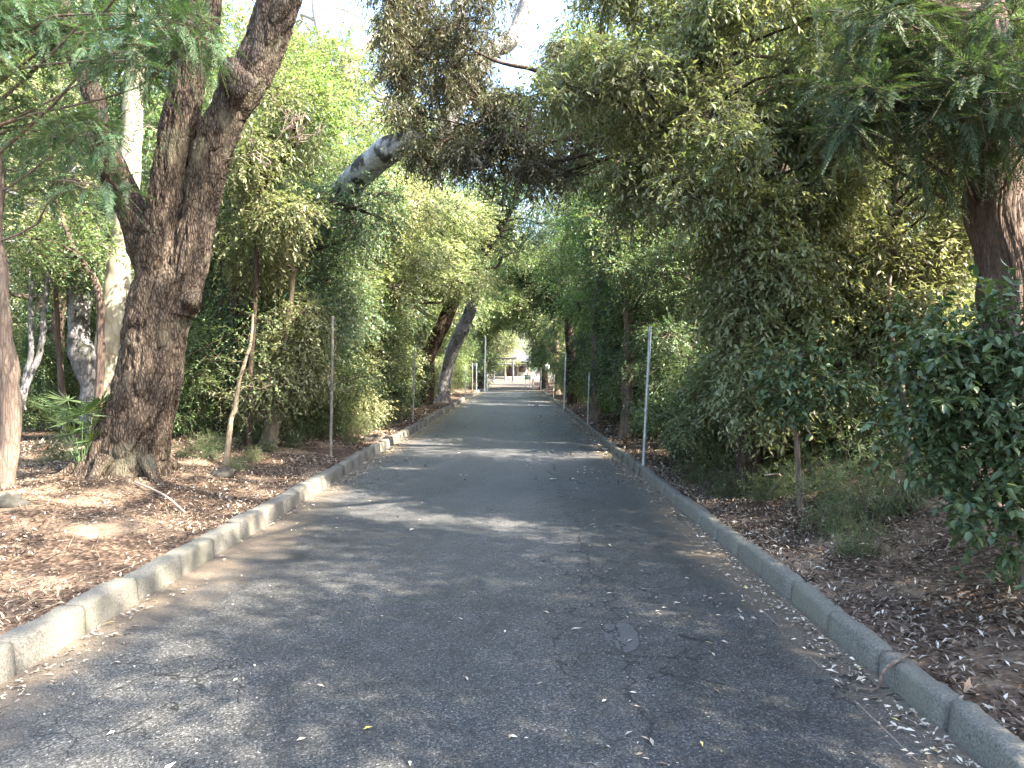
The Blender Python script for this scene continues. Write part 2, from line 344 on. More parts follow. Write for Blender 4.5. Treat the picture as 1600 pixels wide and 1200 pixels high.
def kerb(x0, sgn, h, wd, seed, label):
    rng = np.random.default_rng(seed); mb = MB(); y = -4.0; B = .6
    prof = np.array([(0, -.06), (.018, h - .022), (.028, h - .006), (.045, h), (wd - .012, h), (wd, h - .014), (wd, -.06)])
    while y < YEND - .6:
        n = 13 if 1 < y < 10 else 3
        tt = np.linspace(.008, B - .008, n)
        ox, oz = rng.normal(0, .006), rng.normal(0, .007); rot = rng.normal(0, .012); tz = rng.normal(0, .010); chip = rng.random() < .4
        wave = lambda q: (.03 * math.sin(q * .55) if sgn < 0 else .015 * math.sin(q * .3))
        V = []
        for ti in tt:
            e = .014 if (ti < .012 or ti > B - .012) else 0
            for (a, b) in prof:
                aa = a + (e if a < .03 else 0); bb = b - (e * .8 if b > h * .5 else 0)
                if chip and b > h - .03 and a < .05: bb -= .018 * max(0, 1 - abs(ti - B * .1) / .09)
                V.append((x0 + sgn * (aa + ox + wave(y + ti) + rot * (ti - B / 2)), y + ti, bb + oz + tz * (ti - B / 2)))
        V = np.array(V); nzv = fbm(V * 9, seed, 3)[:, None] * .006; V = V + np.array([[sgn, 0, 1]]) * nzv * -1
        k = len(prof); q = np.arange(n * k).reshape(n, k)
        F = np.stack([q[:-1, :-1], q[1:, :-1], q[1:, 1:], q[:-1, 1:]], -1).reshape(-1, 4)
        if sgn < 0: F = F[:, ::-1]
        mb.add(V, F); mb.F.setdefault(k, []).extend([np.array([q[0][::sgn]]) + mb.n - len(V), np.array([q[-1][::-sgn]]) + mb.n - len(V)])
        y += B
    return tag(mb.build('kerb', M['kerb']), label, kind='structure')
kerb(XL, -1, .165, .17, 5, 'weathered concrete kerb stones along the side of the leaning tree')
kerb(XR, 1, .130, .13, 8, 'grey concrete kerb stones below the leaf covered bank')

# ------------------------------------------------------------------ leaves, tubes and trees
def leaf_geo(P, D, N, L, W, shape='rhomb', fold=.25):
    side = nrm(np.cross(D, N)); up = np.cross(side, D)
    L = L[:, None]; W = W[:, None]; n = len(P)
    if shape == 'rhomb':
        V = np.stack([P, P + D * L * .42 - side * W * .5 + up * W * fold, P + D * L, P + D * L * .42 + side * W * .5 + up * W * fold], 1)
        F = np.arange(n * 4).reshape(n, 4)
        return V.reshape(-1, 3), F
    a = P + D * L * .25; b = P + D * L * .65
    V = np.stack([P, a - side * W * .42 + up * W * fold, b - side * W * .45 + up * W * fold, P + D * L - up * L * .12, b + side * W * .45 + up * W * fold, a + side * W * .42 + up * W * fold, P + D * L * .5], 1)
    i = np.arange(n)[:, None] * 7
    F = np.concatenate([i + np.array([[0, 6, 2, 1]]), i + np.array([[6, 3, 3, 2]])[:, :4] * 1, i + np.array([[0, 5, 4, 6]])], 0)
    Q = np.concatenate([i + np.array([[0, 6, 2, 1]]), i + np.array([[0, 5, 4, 6]])], 0)
    T = np.concatenate([i + np.array([[6, 3, 2]]), i + np.array([[6, 4, 3]])], 0)
    return V.reshape(-1, 3), [Q, T]

STY = {  # leaf length, width, leaves per twig, twig length, droop, forward, side, down, shape, planar
    'oak':   dict(ll=.088, lw=.031, k=10, tl=.32, droop=.35, fw=.6, sd=.7, dn=.38, shape='rhomb', planar=0, fold=.2),
    'hang':  dict(ll=.085, lw=.024, k=12, tl=.30, droop=.6, fw=.5, sd=.7, dn=.6, shape='rhomb', planar=0, fold=.2),
    'small': dict(ll=.055, lw=.026, k=12, tl=.32, droop=.2, fw=.5, sd=.8, dn=.2, shape='rhomb', planar=0, fold=.2),
    'conif': dict(ll=.058, lw=.011, k=30, tl=.36, droop=.25, fw=.8, sd=.75, dn=.12, shape='rhomb', planar=1, fold=0),
    'cam':   dict(ll=.080, lw=.040, k=7, tl=.24, droop=.1, fw=.5, sd=.7, dn=.35, shape='oval', planar=0, fold=.18),
    'grass': dict(ll=.13, lw=.012, k=9, tl=.20, droop=.1, fw=.7, sd=.6, dn=.1, shape='rhomb', planar=0, fold=.1),
}
def foliage(rng, starts, dirs, sty, scale=1.0, kmul=1.0, tmul=1.0):
    s = STY[sty]; T = len(starts); k = max(3, int(s['k'] * kmul)); tl = s['tl'] * tmul * rng.uniform(.6, 1.35, T)
    ax = nrm(dirs); upv = np.array([0, 0, 1.]); sv = nrm(np.cross(ax, upv + rng.normal(0, .25, (T, 3)))); nv = np.cross(sv, ax)
    tt = (np.arange(k) + .6)[None, :] / k + rng.uniform(-.3, .3, (T, k)) / k
    g = np.array([0, 0, -1.])
    pos = starts[:, None] + ax[:, None] * (tl[:, None] * tt)[..., None] + g * (s['droop'] * tl[:, None] * tt ** 2)[..., None]
    tan = nrm(ax[:, None] + g * (2 * s['droop'] * tt)[..., None])
    sg = np.where(np.arange(k) % 2 == 0, 1., -1.)[None, :, None]
    if s['planar']:
        prof = (1.15 - tt)[..., None]
        D = nrm(tan * s['fw'] + sv[:, None] * sg * s['sd'] + g * s['dn'] + rng.normal(0, .10, (T, k, 3)))
        L = s['ll'] * scale * 1.7 * np.clip(prof[..., 0], .25, 1) * rng.uniform(.7, 1.2, (T, k)); W = s['lw'] * scale * rng.uniform(.8, 1.4, (T, k))
        N = nv[:, None] + rng.normal(0, .2, (T, k, 3))
    else:
        rot = rng.normal(0, .55, (T, k, 3))
        D = nrm(tan * s['fw'] + sv[:, None] * sg * s['sd'] + g * s['dn'] + rot)
        L = s['ll'] * scale * rng.uniform(.45, 1.35, (T, k)); W = s['lw'] * scale * rng.uniform(.7, 1.25, (T, k))
        N = upv + nv[:, None] * .4 + rng.normal(0, .45, (T, k, 3))
    V, F = leaf_geo(pos.reshape(-1, 3), D.reshape(-1, 3), nrm(N.reshape(-1, 3)), L.ravel(), W.ravel(), s['shape'], s['fold'])
    # twig prisms
    e = starts + ax * tl[:, None] + g * (s['droop'] * tl)[:, None]
    return V, F, starts, e
def prisms(A, B, ra, rb):
    """many thin three-sided tubes"""
    A = np.asarray(A); B = np.asarray(B); n = len(A); d = nrm(B - A)
    ref = np.where(np.abs(d[:, 2:3]) > .9, np.array([[1., 0, 0]]), np.array([[0, 0, 1.]]))
    s = nrm(np.cross(d, ref)); u = np.cross(s, d); V = []
    for base, r in ((A, ra), (B, rb)):
        r = np.broadcast_to(np.asarray(r, float), (n,))[:, None]
        for a in (0, 2.094, 4.189): V.append(base + (s * math.cos(a) + u * math.sin(a)) * r)
    V = np.stack(V, 1).reshape(-1, 3); i = np.arange(n)[:, None] * 6
    F = np.concatenate([i + np.array([[a, (a + 1) % 3, 3 + (a + 1) % 3, 3 + a]]) for a in range(3)])
    return V, F
def smooth_path(pts, rad, step):
    pts = np.asarray(pts, float); rad = np.asarray(rad, float)
    n = len(pts); Pp = np.vstack([2 * pts[0] - pts[1], pts, 2 * pts[-1] - pts[-2]]); R = np.concatenate([[rad[0]], rad, [rad[-1]]])
    O, Q = [], []
    for i in range(n - 1):
        a, b, c, d = Pp[i:i + 4]; m = max(2, int(np.linalg.norm(c - b) / step)); t = np.linspace(0, 1, m, endpoint=False)[:, None]
        O.append(.5 * ((2 * b) + (c - a) * t + (2 * a - 5 * b + 4 * c - d) * t ** 2 + (3 * b - a - 3 * c + d) * t ** 3))
        tt = t[:, 0]; tt = tt; Q.append(R[i + 1] + (R[i + 2] - R[i + 1]) * tt)
    O.append(pts[-1:]); Q.append(rad[-1:])
    return np.concatenate(O), np.concatenate(Q)
def tube(mb, pts, rad, sides=10, step=.15, bark=0, seed=0, flare=0, lump=0, stretch=.28, freq=9, wig=0):
    P, R = smooth_path(pts, rad, step); n = len(P)
    if wig:
        q = P * .9; k = np.minimum(1, np.arange(n) / 4.0)[:, None]
        P = P + wig * k * np.stack([fbm(q + 3.1, seed + 71, 3), fbm(q + 9.7, seed + 72, 3), 0 * q[:, 0]], -1)
    T = nrm(np.gradient(P, axis=0)); s = nrm(np.cross(T[0], [0.13, 1, .05])); S_ = [s]
    for i in range(1, n):
        s = s - T[i] * np.dot(s, T[i]); s = s / np.linalg.norm(s); S_.append(s)
    S_ = np.array(S_); U = np.cross(T, S_)
    a = np.linspace(0, 2 * math.pi, sides, endpoint=False)
    dirs = S_[:, None] * np.cos(a)[None, :, None] + U[:, None] * np.sin(a)[None, :, None]
    ln = np.concatenate([[0], np.cumsum(np.linalg.norm(np.diff(P, axis=0), axis=1))])
    rr = np.repeat(R[:, None], sides, 1)
    q = P[:, None] + dirs * rr[..., None]
    if lump: rr = rr * (1 + lump * fbm(q * 2.2 / max(R.max(), .12) * .35, seed + 5, 3))
    if flare:
        z = ln[:, None]; fl = np.exp(-z / (R[0] * .8)); lob = .5 + .5 * np.cos(a[None] * 5 + 1.3 + .6 * np.sin(a[None] * 2 + seed))
        rr = rr * (1 + flare * fl * (.35 + lob))
    if bark:
        c_ = np.stack([np.cos(a)[None] * R[:, None], np.sin(a)[None] * R[:, None], np.repeat(ln[:, None] * stretch, sides, 1)], -1)
        w_ = fbm(c_ * freq * .6, seed + 40, 2)[..., None] * .06
        f1 = 1 - np.abs(fbm((c_ + w_) * freq, seed, 3)) * 1.6; f2 = fbm((c_ + w_) * freq * 3, seed + 11, 2)
        rr = rr + bark * (-(np.clip(f1, 0, 1) ** 2.2) + .35 * f2)
    V = (P[:, None] + dirs * rr[..., None]).reshape(-1, 3)
    i = np.arange(n * sides).reshape(n, sides); j = np.roll(i, -1, 1)
    F = np.stack([i[:-1], j[:-1], j[1:], i[1:]], -1).reshape(-1, 4)
    V = np.vstack([V, P[-1:]]); Tt = np.stack([i[-1], j[-1], np.full(sides, n * sides)], -1)
    mb.add(V, [F, Tt]); return P

def blob_twigs(rng, c, r, n, out=.8, jit=.6, down=.25):
    d = nrm(rng.normal(size=(n, 3))); rad = rng.uniform(.15, 1, n) ** .55
    st = np.asarray(c) + d * rad[:, None] * np.asarray(r)
    dr = d * out + rng.normal(0, jit, (n, 3)) + np.array([0, 0, -down])
    return st, dr
def make_tree(name, label, cat, base, trunk, blobs, sty, leafm, barkm='barkthin', scale=1, kmul=1, tmul=1, group=None, seed=0,
              twigs=True, limbs=True, sides=12, bark=.004, flare=.3, extra=None, limb_r=.035, crown='crown', trunks=None, down=.25, jit=.6, rootloc=None, bst=.28, bfr=9):
    """trunk: list of (x,y,z,r) world; blobs: list of (centre, radii, n twigs)"""
    rng = np.random.default_rng(seed); base = np.asarray(base, float)
    root = thing(name, label, cat, base, group)
    mb = MB(); paths = []
    for tk in ([trunk] if trunk is not None else []) + (trunks or []):
        tk = np.asarray(tk, float); P = tube(mb, tk[:, :3], tk[:, 3], sides, .09 if sides > 20 else .25, bark, seed, flare, lump=.12, stretch=bst, freq=bfr, wig=.05 + .25 * min(tk[0, 3], .1))
        paths.append(P)
    allp = np.concatenate(paths) if paths else base[None]
    Vs = MB(); Tw = []
    for c_, r_, n_ in blobs:
        c_ = np.array(c_, float); r_ = np.broadcast_to(np.asarray(r_, float), (3,))
        if base[1] > 2 and 2 < c_[1] < 58 and c_[2] - r_[2] < 3.0:          # keep the low boughs off the kerb and the poles
            g_ = .22 * scale ** .5 + r_[0] * .9
            if c_[0] < -.4: c_[0] = min(c_[0], XL - .45 - g_)
            else: c_[0] = max(c_[0], XR + .32 + g_)
        if limbs and paths:
            lowr = allp[allp[:, 2] < c_[2] + .1]
            if len(lowr) == 0: lowr = allp
            d = np.linalg.norm(lowr - c_, axis=1) + .6 * np.abs(lowr[:, 2] - (c_[2] - .35 * np.linalg.norm((lowr - c_)[:, :2], axis=1)))
            s_ = lowr[np.argmin(d)]; ll_ = np.linalg.norm(c_ - s_)
            if ll_ > .3:
                mid1 = s_ + (c_ - s_) * .35 + rng.normal(0, .06, 3) * ll_ + np.array([0, 0, .05 * ll_]); mid2 = s_ + (c_ - s_) * .7 + rng.normal(0, .06, 3) * ll_ + np.array([0, 0, .06 * ll_])
                lr = limb_r * (ll_ ** .6)
                tube(mb, [s_, mid1, mid2, c_], [lr, lr * .75, lr * .5, lr * .25], 6, .3, 0, seed)
                for q in range(6):
                    e = c_ + nrm(rng.normal(size=3)) * r_ * .75
                    tube(mb, [mid2 + (c_ - mid2) * rng.uniform(0, .9), (c_ + e) / 2 + rng.normal(0, .08, 3) * r_.mean(), e], [lr * .35, lr * .22, lr * .1], 4, .4, 0, seed)
        st, dr = blob_twigs(rng, c_, r_, int(n_), down=down, jit=jit)
        V, F, A, B = foliage(rng, st, dr, sty, scale, kmul, tmul); Vs.add(V, F); Tw.append((A, B))
    if mb.n: mb.build('trunk', M[barkm], root, True, base)
    if Vs.n: Vs.build(crown, M[leafm], root, False, base)
    if twigs and Tw:
        A = np.concatenate([a for a, b in Tw]); B = np.concatenate([b for a, b in Tw]); V, F = prisms(A, B, .004 * scale, .0015 * scale)
        mesh_obj('twigs', V - base, F, M['twig'], root)
    return root
def B(u, v, Y, ru, rv, rd, n):
    return (at(u, v, Y), (ru / FPX * Y, rd, rv / FPX * Y), n)
def gp(u, Y, dz=0):
    x = (u - CX) / FPX * Y; return np.array([x, Y, float(ground_z(x, Y)) + dz])
def px(u, v, Y, wpx):
    p_ = at(u, v, Y); return (p_[0], p_[1], p_[2], wpx / 2 / FPX * Y)


# ------------------------------------------------------------------ prototypes of the farther trees
def proto(name, label, cat, sty, lm, bm, H, R, z0, nb, ntw, seed, scale, r=.16, group=None, kmul=1, tmul=2.0, lean=0.0, shape='dome', multi=0):
    """one whole tree standing at the origin"""
    rng = np.random.default_rng(seed); bl = []
    for i in range(nb):
        h = z0 + (H - z0) * ((i + .5) / nb)
        t = (h - z0) / (H - z0)
        env = R * (math.sin(math.pi * (.18 + .74 * t)) if shape == 'dome' else (1.08 - t) if shape == 'cone' else 1)
        a = i * 2.4 + rng.uniform(-.4, .4); q = env * rng.uniform(.25, .85)
        br = R * rng.uniform(.30, .48) * (1 if shape != 'cone' else 1.1 - .5 * t)
        bl.append(((q * math.cos(a) + lean * t * H, q * math.sin(a), h), (br, br, br * rng.uniform(.45, .7)), ntw))
    tk = [(0, 0, -.15, r), (rng.normal(0, .05), rng.normal(0, .05), H * .2, r * .85), (lean * H * .3 + rng.normal(0, .2), rng.normal(0, .2), H * .5, r * .6), (lean * H * .6, rng.normal(0, .3), H * .8, r * .3), (lean * H, 0, H * .96, r * .08)]
    trunks = [[(.1 * j, .12 * (-1) ** j, -.1, r * .6), (.35 * math.cos(j * 2.1), .35 * math.sin(j * 2.1), H * .35, r * .45), (R * .5 * math.cos(j * 2.1), R * .5 * math.sin(j * 2.1), H * .8, r * .15)] for j in range(1, multi + 1)]
    return make_tree(name, label, cat, (0, 0, 0), tk, bl, sty, lm, bm, scale=scale, seed=seed, group=group, kmul=kmul, tmul=tmul, limb_r=.05, trunks=trunks)
EV = 'evergreen trees lining the road'
PR = {
 'oak': proto('evergreen_oak', 'x', 'tree', 'oak', 'oak', 'barkdark', 13, 3.4, 2.6, 18, 170, 11, 1.6),
 'broad': proto('broadleaf_tree', 'x', 'tree', 'small', 'broad', 'barkthin', 11, 3.0, 1.4, 18, 190, 12, 2.2),
 'yellow': proto('broadleaf_tree', 'x', 'tree', 'small', 'yellow', 'barkpale', 14, 3.6, 2.4, 20, 190, 13, 2.6),
 'conif': proto('cypress_tree', 'x', 'tree', 'conif', 'conif', 'barkcedar', 14, 2.8, 1.6, 22, 120, 14, 2.0, shape='cone'),
 'bluish': proto('broadleaf_tree', 'x', 'tree', 'small', 'bluish', 'barkthin', 8, 2.2, .5, 16, 190, 15, 1.9),
 'fresh': proto('broadleaf_tree', 'x', 'tree', 'small', 'fresh', 'barkthin', 6.5, 1.9, .5, 14, 150, 16, 1.9),
 'shrub': proto('shrub', 'x', 'shrub', 'small', 'broad', 'barkthin', 2.4, 1.15, .35, 9, 130, 17, 1.25, r=.03, tmul=1.4, multi=3),
 'dshrub': proto('shrub', 'x', 'shrub', 'cam', 'camellia', 'barkdark', 2.2, 1.0, .3, 9, 110, 18, 1.2, r=.03, tmul=1.4, multi=2),
 'yshrub': proto('shrub', 'x', 'shrub', 'small', 'yellow', 'barkthin', 2.0, 1.1, .3, 9, 120, 19, 1.3, r=.025, tmul=1.4, multi=3),
 'low': proto('seedling_shrub', 'x', 'shrub', 'grass', 'under', 'barkthin', .55, .6, .08, 8, 34, 20, .75, r=.010, tmul=1.0, multi=3),
}
PR['airy'] = proto('evergreen_oak', 'x', 'tree', 'oak', 'oak', 'barkdark', 15, 3.6, 6.5, 15, 62, 21, 1.7, r=.14)
used = set()
def plant(kind, x, y, sc=1.0, rz=None, label='', group=None, dz=0, sz=None):
    global used
    rz = (x * 12.9 + y * 7.7) % 6.28 if rz is None else rz
    wd = {'broad': 2.6, 'bluish': 2.2, 'fresh': 1.9, 'shrub': 1.25, 'dshrub': 1.15, 'yshrub': 1.2, 'low': .6}.get(kind)
    if wd and 2 < y < 58: x = min(x, XL - .35 - wd * sc) if x < -.4 else max(x, XR + .25 + wd * sc)
    loc = (x, y, float(ground_z(x, y)) - .03 + dz); s3 = (sc, sc, sz) if sz else (sc, sc, sc)
    if kind not in used:
        o = PR[kind]; used.add(kind); o.location = loc; o.rotation_euler = (0, 0, rz); o.scale = s3
    else: o = dup(PR[kind], loc, rz, s3)
    o['label'] = label
    if group: o['group'] = group
    elif 'group' in o: del o['group']
    return o
def pu(kind, u, Y, *a, **k): return plant(kind, (u - CX) / FPX * Y, Y, *a, **k)

# ------------------------------------------------------------------ the big leaning tree
rng = np.random.default_rng(1)
YB = 8.7
bz = gp(200, YB)
root = thing('gnarled_tree', 'huge rugged dark tree forking into three stems, bent over the litter bank', 'tree', bz)
mb = MB()
tr = [px(188, 770, YB, 122), px(198, 705, YB, 110), px(222, 630, YB, 102), px(236, 560, YB, 97), px(245, 500, YB, 95), px(256, 445, YB, 90), px(262, 395, YB, 56)]
T = np.array(tr); T[0, 2] = bz[2] - .12
tube(mb, T[:, :3], T[:, 3], 230, .016, .042, 3, .24, lump=.08, stretch=.30, freq=9)
for (u, v, rr_, dy) in ((224, 455, 15, -.20), (300, 470, 15, -.16)):      # burls
    p_ = at(u, v, YB + dy); V_, F_ = [], []
    mbb = MB(); R_ = rr_ / FPX * YB
    tube(mbb, [p_ + (0, .12, -R_ * 1.0), p_ + (0, 0, 0), p_ + (0, .12, R_ * 1.1)], [R_ * .45, R_ * .95, R_ * .4], 60, .02, .02, int(u), 0, lump=.2, freq=12)
    for k_, fl in mbb.F.items(): mb.F.setdefault(k_, []).extend([f + mb.n for f in fl])
    mb.V.extend(mbb.V); mb.n += mbb.n
for k_ in range(5):                       # surface roots
    a = (2.9, 3.7, 4.6, 5.6, 1.2)[k_]; L_ = (.75, .35, .30, .45, .5)[k_]; r0 = .10
    c0 = np.array([bz[0] + .02, YB, 0]); dv = np.array([math.cos(a), math.sin(a), 0])
    pts = [c0 + dv * .42, c0 + dv * (.55 + L_ * .3), c0 + dv * (.6 + L_ * .7) + np.array([.05, -.04, 0]), c0 + dv * (.65 + L_)]
    for q_, h_ in zip(pts, (.20, .02, -.02, -.06)): q_[2] = float(ground_z(q_[0], q_[1])) + h_
    tube(mb, pts, [r0 * 1.0, r0 * .55, r0 * .3, .01], 40, .03, .015, k_ + 60, 0, lump=.2, freq=12)
mb.build('trunk', M['bark'], root, True, bz)
def limb(pts, seed, sides=150, name='limb'):
    m_ = MB(); T = np.array(pts); tube(m_, T[:, :3], T[:, 3], sides, .018, .032, seed, 0, lump=.08, stretch=.28, freq=11)
    return m_.build(name, M['bark'], root, True, bz)
Yc = YB - .05
limb([px(244, 480, Yc, 62), px(250, 400, Yc, 66), px(256, 340, Yc, 58), px(266, 270, Yc, 52), px(283, 190, Yc, 55), px(296, 110, Yc, 54), px(308, 50, Yc, 60), px(318, -30, Yc, 62), px(322, -140, YB + .3, 48), px(345, -300, YB + .8, 34)], 31)
limb([px(278, 490, YB, 56), px(295, 410, YB, 62), px(312, 330, YB, 54), px(331, 240, YB, 62), px(360, 170, YB, 58), px(392, 115, YB, 66), px(418, 60, YB, 66), px(440, -10, YB - .1, 64), px(475, -110, YB - .2, 50), px(500, -260, YB, 36)], 47)
limb([px(240, 425, YB + .05, 56), px(222, 370, YB + .1, 52), px(200, 315, YB + .1, 46), px(176, 262, YB + .1, 46), px(156, 215, YB + .2, 40), px(146, 150, YB + .3, 34), px(122, 90, YB + .4, 30), px(105, 30, YB + .6, 24), px(90, -60, YB + .8, 16)], 53, 90)
m_ = MB(); tube(m_, [at(382, 140, YB - .2), at(366, 118, YB - .30), at(362, 92, YB - .32)], [.20, .17, .07], 50, .02, .02, 77, 0, lump=.3)
m_.build('burl', M['bark'], root, True, bz)
# dead pale twigs on the outer stem
A_, B_ = [], []
rg2 = np.random.default_rng(5)
def deadfan(o0, d0, L0, depth=0):
    e = o0 + d0 * L0; A_.append(o0); B_.append(e)
    if depth < 4:
        for q in range(3 if depth else 4):
            f = rg2.uniform(.35, 1); deadfan(o0 + d0 * L0 * f, nrm(d0 + rg2.normal(0, .42, 3) + np.array([.1, 0, .05])), L0 * rg2.uniform(.4, .7), depth + 1)
deadfan(at(345, 250, YB - .25), nrm(np.array([1., -.2, .10])), .80)
V_, F_ = prisms(A_, B_, .0055, .003); mesh_obj('dead_branch', V_ - bz, F_, M['twigpale'], root)
# its own crown, far above the picture
C_ = MB(); tw_ = []
for (x, y, z, r_, n_) in ((-3.4, 8.6, 9.2, 1.2, 120), (-2.4, 8.4, 8.6, 1.0, 100), (-4.8, 9.6, 9.6, 1.5, 160), (-5.8, 8.4, 8.0, 1.2, 140)):
    st, dr = blob_twigs(rng, (x, y, z), (r_, r_, r_ * .6), n_); V, F, a_, b_ = foliage(rng, st, dr, 'oak', 1.4, 1, 1.6); C_.add(V, F)
C_.build('crown', M['oak'], root, False, bz)

# ------------------------------------------------------------------ near and middle trees of the left bank
def rectfill(seed, u0, u1, v0, v1, Y0, Y1, nb, rpx, n, asp=.7, skip=None):
    r_ = np.random.default_rng(seed); out = []; tries = 0
    while len(out) < nb and tries < 4000:
        tries += 1
        u, v, Y = r_.uniform(u0, u1), r_.uniform(v0, v1), r_.uniform(Y0, Y1)
        if skip and skip(u, v): continue
        rp = rpx * r_.uniform(.7, 1.3); out.append(B(u, v, Y, rp, rp * asp, rp / FPX * Y, n))
    return out
# slim cypress at the edge of the picture with feathery sprays across the stems
b0 = gp(8, 7.6)
make_tree('cypress_tree', 'slim reddish trunk at the very edge beside the gnarled tree, feathery sprays above', 'tree', b0,
    [(b0[0], b0[1], b0[2] - .1, .105), px(6, 690, 7.6, 30), px(3, 600, 7.6, 28), px(-2, 500, 7.6, 26), px(-5, 380, 7.6, 22), px(-12, 200, 7.6, 20), px(-20, 0, 7.6, 18), px(-20, -260, 7.6, 8)],
    rectfill(3, -40, 300, -60, 90, 6.3, 8.0, 12, 56, 50, .55) + rectfill(4, -40, 150, 90, 300, 6.6, 8.6, 9, 50, 38, .5) + [B(250, 70, 7.3, 56, 28, .5, 44), B(310, 55, 7.2, 40, 25, .4, 40), B(200, 110, 7.4, 50, 25, .5, 45)],
    'conif', 'conif', 'barkthin', scale=.9, kmul=1.2, seed=21, sides=40, bark=.006, limb_r=.012)
# background stems on the left, each one a tree
def stem(name, label, cat, pts, Y, bm, blobs, sty='small', lm='broad', seed=0, scale=1.2, sides=24, bark=.004, group=None, tmul=1.3, extra=None, **k):
    b = gp(pts[0][0], Y); tk = [(b[0], b[1], b[2] - .1, pts[0][2] / 2 / FPX * Y)] + [px(u, v, Y + (q[3] if len(q) > 3 else 0), w_) for q in pts[1:] for (u, v, w_) in [q[:3]]]
    return make_tree(name, label, cat, b, tk, blobs, sty, lm, bm, scale=scale, seed=seed, sides=sides, bark=bark, group=group, tmul=tmul, trunks=extra, **k)
stem('pale_barked_tree', 'smooth cream trunk rising just behind the gnarled tree', 'tree', [(160, 0, 40), (168, 590, 36), (182, 460, 36), (195, 340, 34), (200, 200, 30), (205, 60, 26), (215, -150, 14)], 12.5, 'barkpale',
     rectfill(31, 60, 330, -150, 200, 11.5, 14.5, 16, 75, 110, .6), 'oak', 'broad', 31, scale=1.3, sides=40, tmul=1.6)
stem('knotty_tree', 'grey knotty trunk with a swollen burl between the slim stems', 'tree', [(150, 0, 40), (140, 600, 30), (132, 555, 44), (127, 530, 34), (122, 450, 30), (118, 360, 26), (90, 200, 18)], 14.5, 'barkgrey',
     rectfill(32, 0, 200, 180, 430, 13.5, 16.5, 14, 60, 90, .65), 'small', 'bluish', 32, scale=1.4, bark=.02)
stem('slender_tree', 'thin reddish bent stem in front of the knotty grey trunk', 'tree', [(148, 0, 16), (150, 620, 13), (155, 500, 12), (150, 450, 12), (132, 415, 10), (112, 385, 8), (80, 300, 5)], 12, 'barkcedar',
     rectfill(33, 30, 160, 330, 460, 11.3, 12.8, 7, 34, 60, .6), 'small', 'broad', 33)
stem('slender_tree', 'twin bluish grey stems leaning apart, nearest the edge trunk', 'tree', [(28, 0, 12), (40, 620, 10), (62, 540, 9), (72, 440, 7), (80, 330, 5)], 13, 'barkgrey',
     rectfill(34, -20, 130, 240, 420, 12, 14, 9, 40, 60, .6), 'small', 'yellow', 34, extra=[[px(34, 640, 13, 9), px(46, 560, 13, 8), px(46, 470, 13, 7), px(42, 380, 13, 4)]])
stem('slender_tree', 'thin brown stem with a slight curve behind the fan palm', 'tree', [(104, 0, 12), (100, 600, 9), (92, 540, 8), (86, 450, 7), (88, 350, 5)], 13.5, 'barkcedar',
     rectfill(35, 20, 160, 280, 430, 13, 15, 6, 40, 55, .6), 'small', 'broad', 35)
stem('slender_tree', 'very thin dark upright stem between the twin stems and the knotty trunk', 'tree', [(110, 0, 10), (108, 560, 8), (104, 470, 6), (106, 380, 5)], 15.5, 'barkdark',
     rectfill(36, 50, 180, 330, 470, 15, 17, 5, 36, 50, .6), 'small', 'fresh', 36)
stem('slender_tree', 'leaning dark stem half hidden behind the slim stems', 'tree', [(75, 0, 22), (84, 590, 20), (92, 500, 18), (90, 400, 14), (80, 300, 9)], 18, 'barkdark',
     rectfill(37, -20, 180, 150, 330, 17, 20, 10, 60, 80, .6), 'small', 'yellow', 37)
# mid-left foliage wall
stem('broadleaf_tree', 'blue green bushy tree right behind the gnarled tree', 'tree', [(345, 0, 30), (352, 600, 24), (365, 480, 20), (380, 330, 14), (400, 200, 8)], 14, 'barkdark',
     rectfill(41, 335, 600, 250, 600, 13, 17, 50, 46, 130, .7, skip=lambda u, v: u > 540 and v < 300), 'small', 'bluish', 41, scale=1.25)
stem('evergreen_oak', 'olive hanging leaf clusters beside the outer stem of the gnarled tree', 'tree', [(388, 0, 10), (392, 560, 8), (402, 420, 7), (410, 300, 5)], 11.8, 'barkdark',
     rectfill(42, 365, 480, 120, 380, 10.8, 12.4, 12, 36, 110, .8), 'oak', 'oak', 42, scale=1.05)
stem('broadleaf_tree', 'bright green tree with upright crown above the blue green foliage', 'tree', [(470, 0, 26), (475, 520, 20), (480, 350, 16), (500, 180, 8)], 19, 'barkthin',
     rectfill(43, 440, 515, 140, 340, 17.5, 21, 16, 36, 110, .8), 'small', 'fresh', 43, scale=1.7, tmul=1.6)
stem('young_tree', 'slender bare sapling with pale whorled twigs on the sunny bank', 'tree', [(352, 0, 10), (363, 655, 8), (372, 640, 8), (378, 590, 6), (386, 540, 5), (393, 490, 3)], 10.2, 'barktan',
     [B(410, 500, 10.2, 30, 26, .3, 20), B(370, 520, 10.2, 30, 22, .3, 14), B(335, 560, 10.3, 34, 24, .3, 16), B(400, 570, 10.2, 30, 22, .3, 12), B(430, 600, 10.4, 30, 20, .3, 10), B(345, 620, 10.3, 30, 18, .3, 8)], 'small', 'fresh', 44, scale=.95, sides=14, bark=.001, limb_r=.010, kmul=.7, flare=.15)
stem('slender_tree', 'short leaning pale trunk before the first metal pole', 'tree', [(424, 0, 15), (430, 665, 14), (442, 610, 12), (450, 520, 10), (470, 420, 7)], 12.4, 'barktan',
     rectfill(45, 390, 515, 390, 620, 11.6, 13, 15, 36, 90, .6), 'oak', 'oak', 45, scale=1.0, extra=[[(*gp(412, 12.6), .07), px(424, 650, 12.6, 11), px(436, 630, 12.6, 8)]])
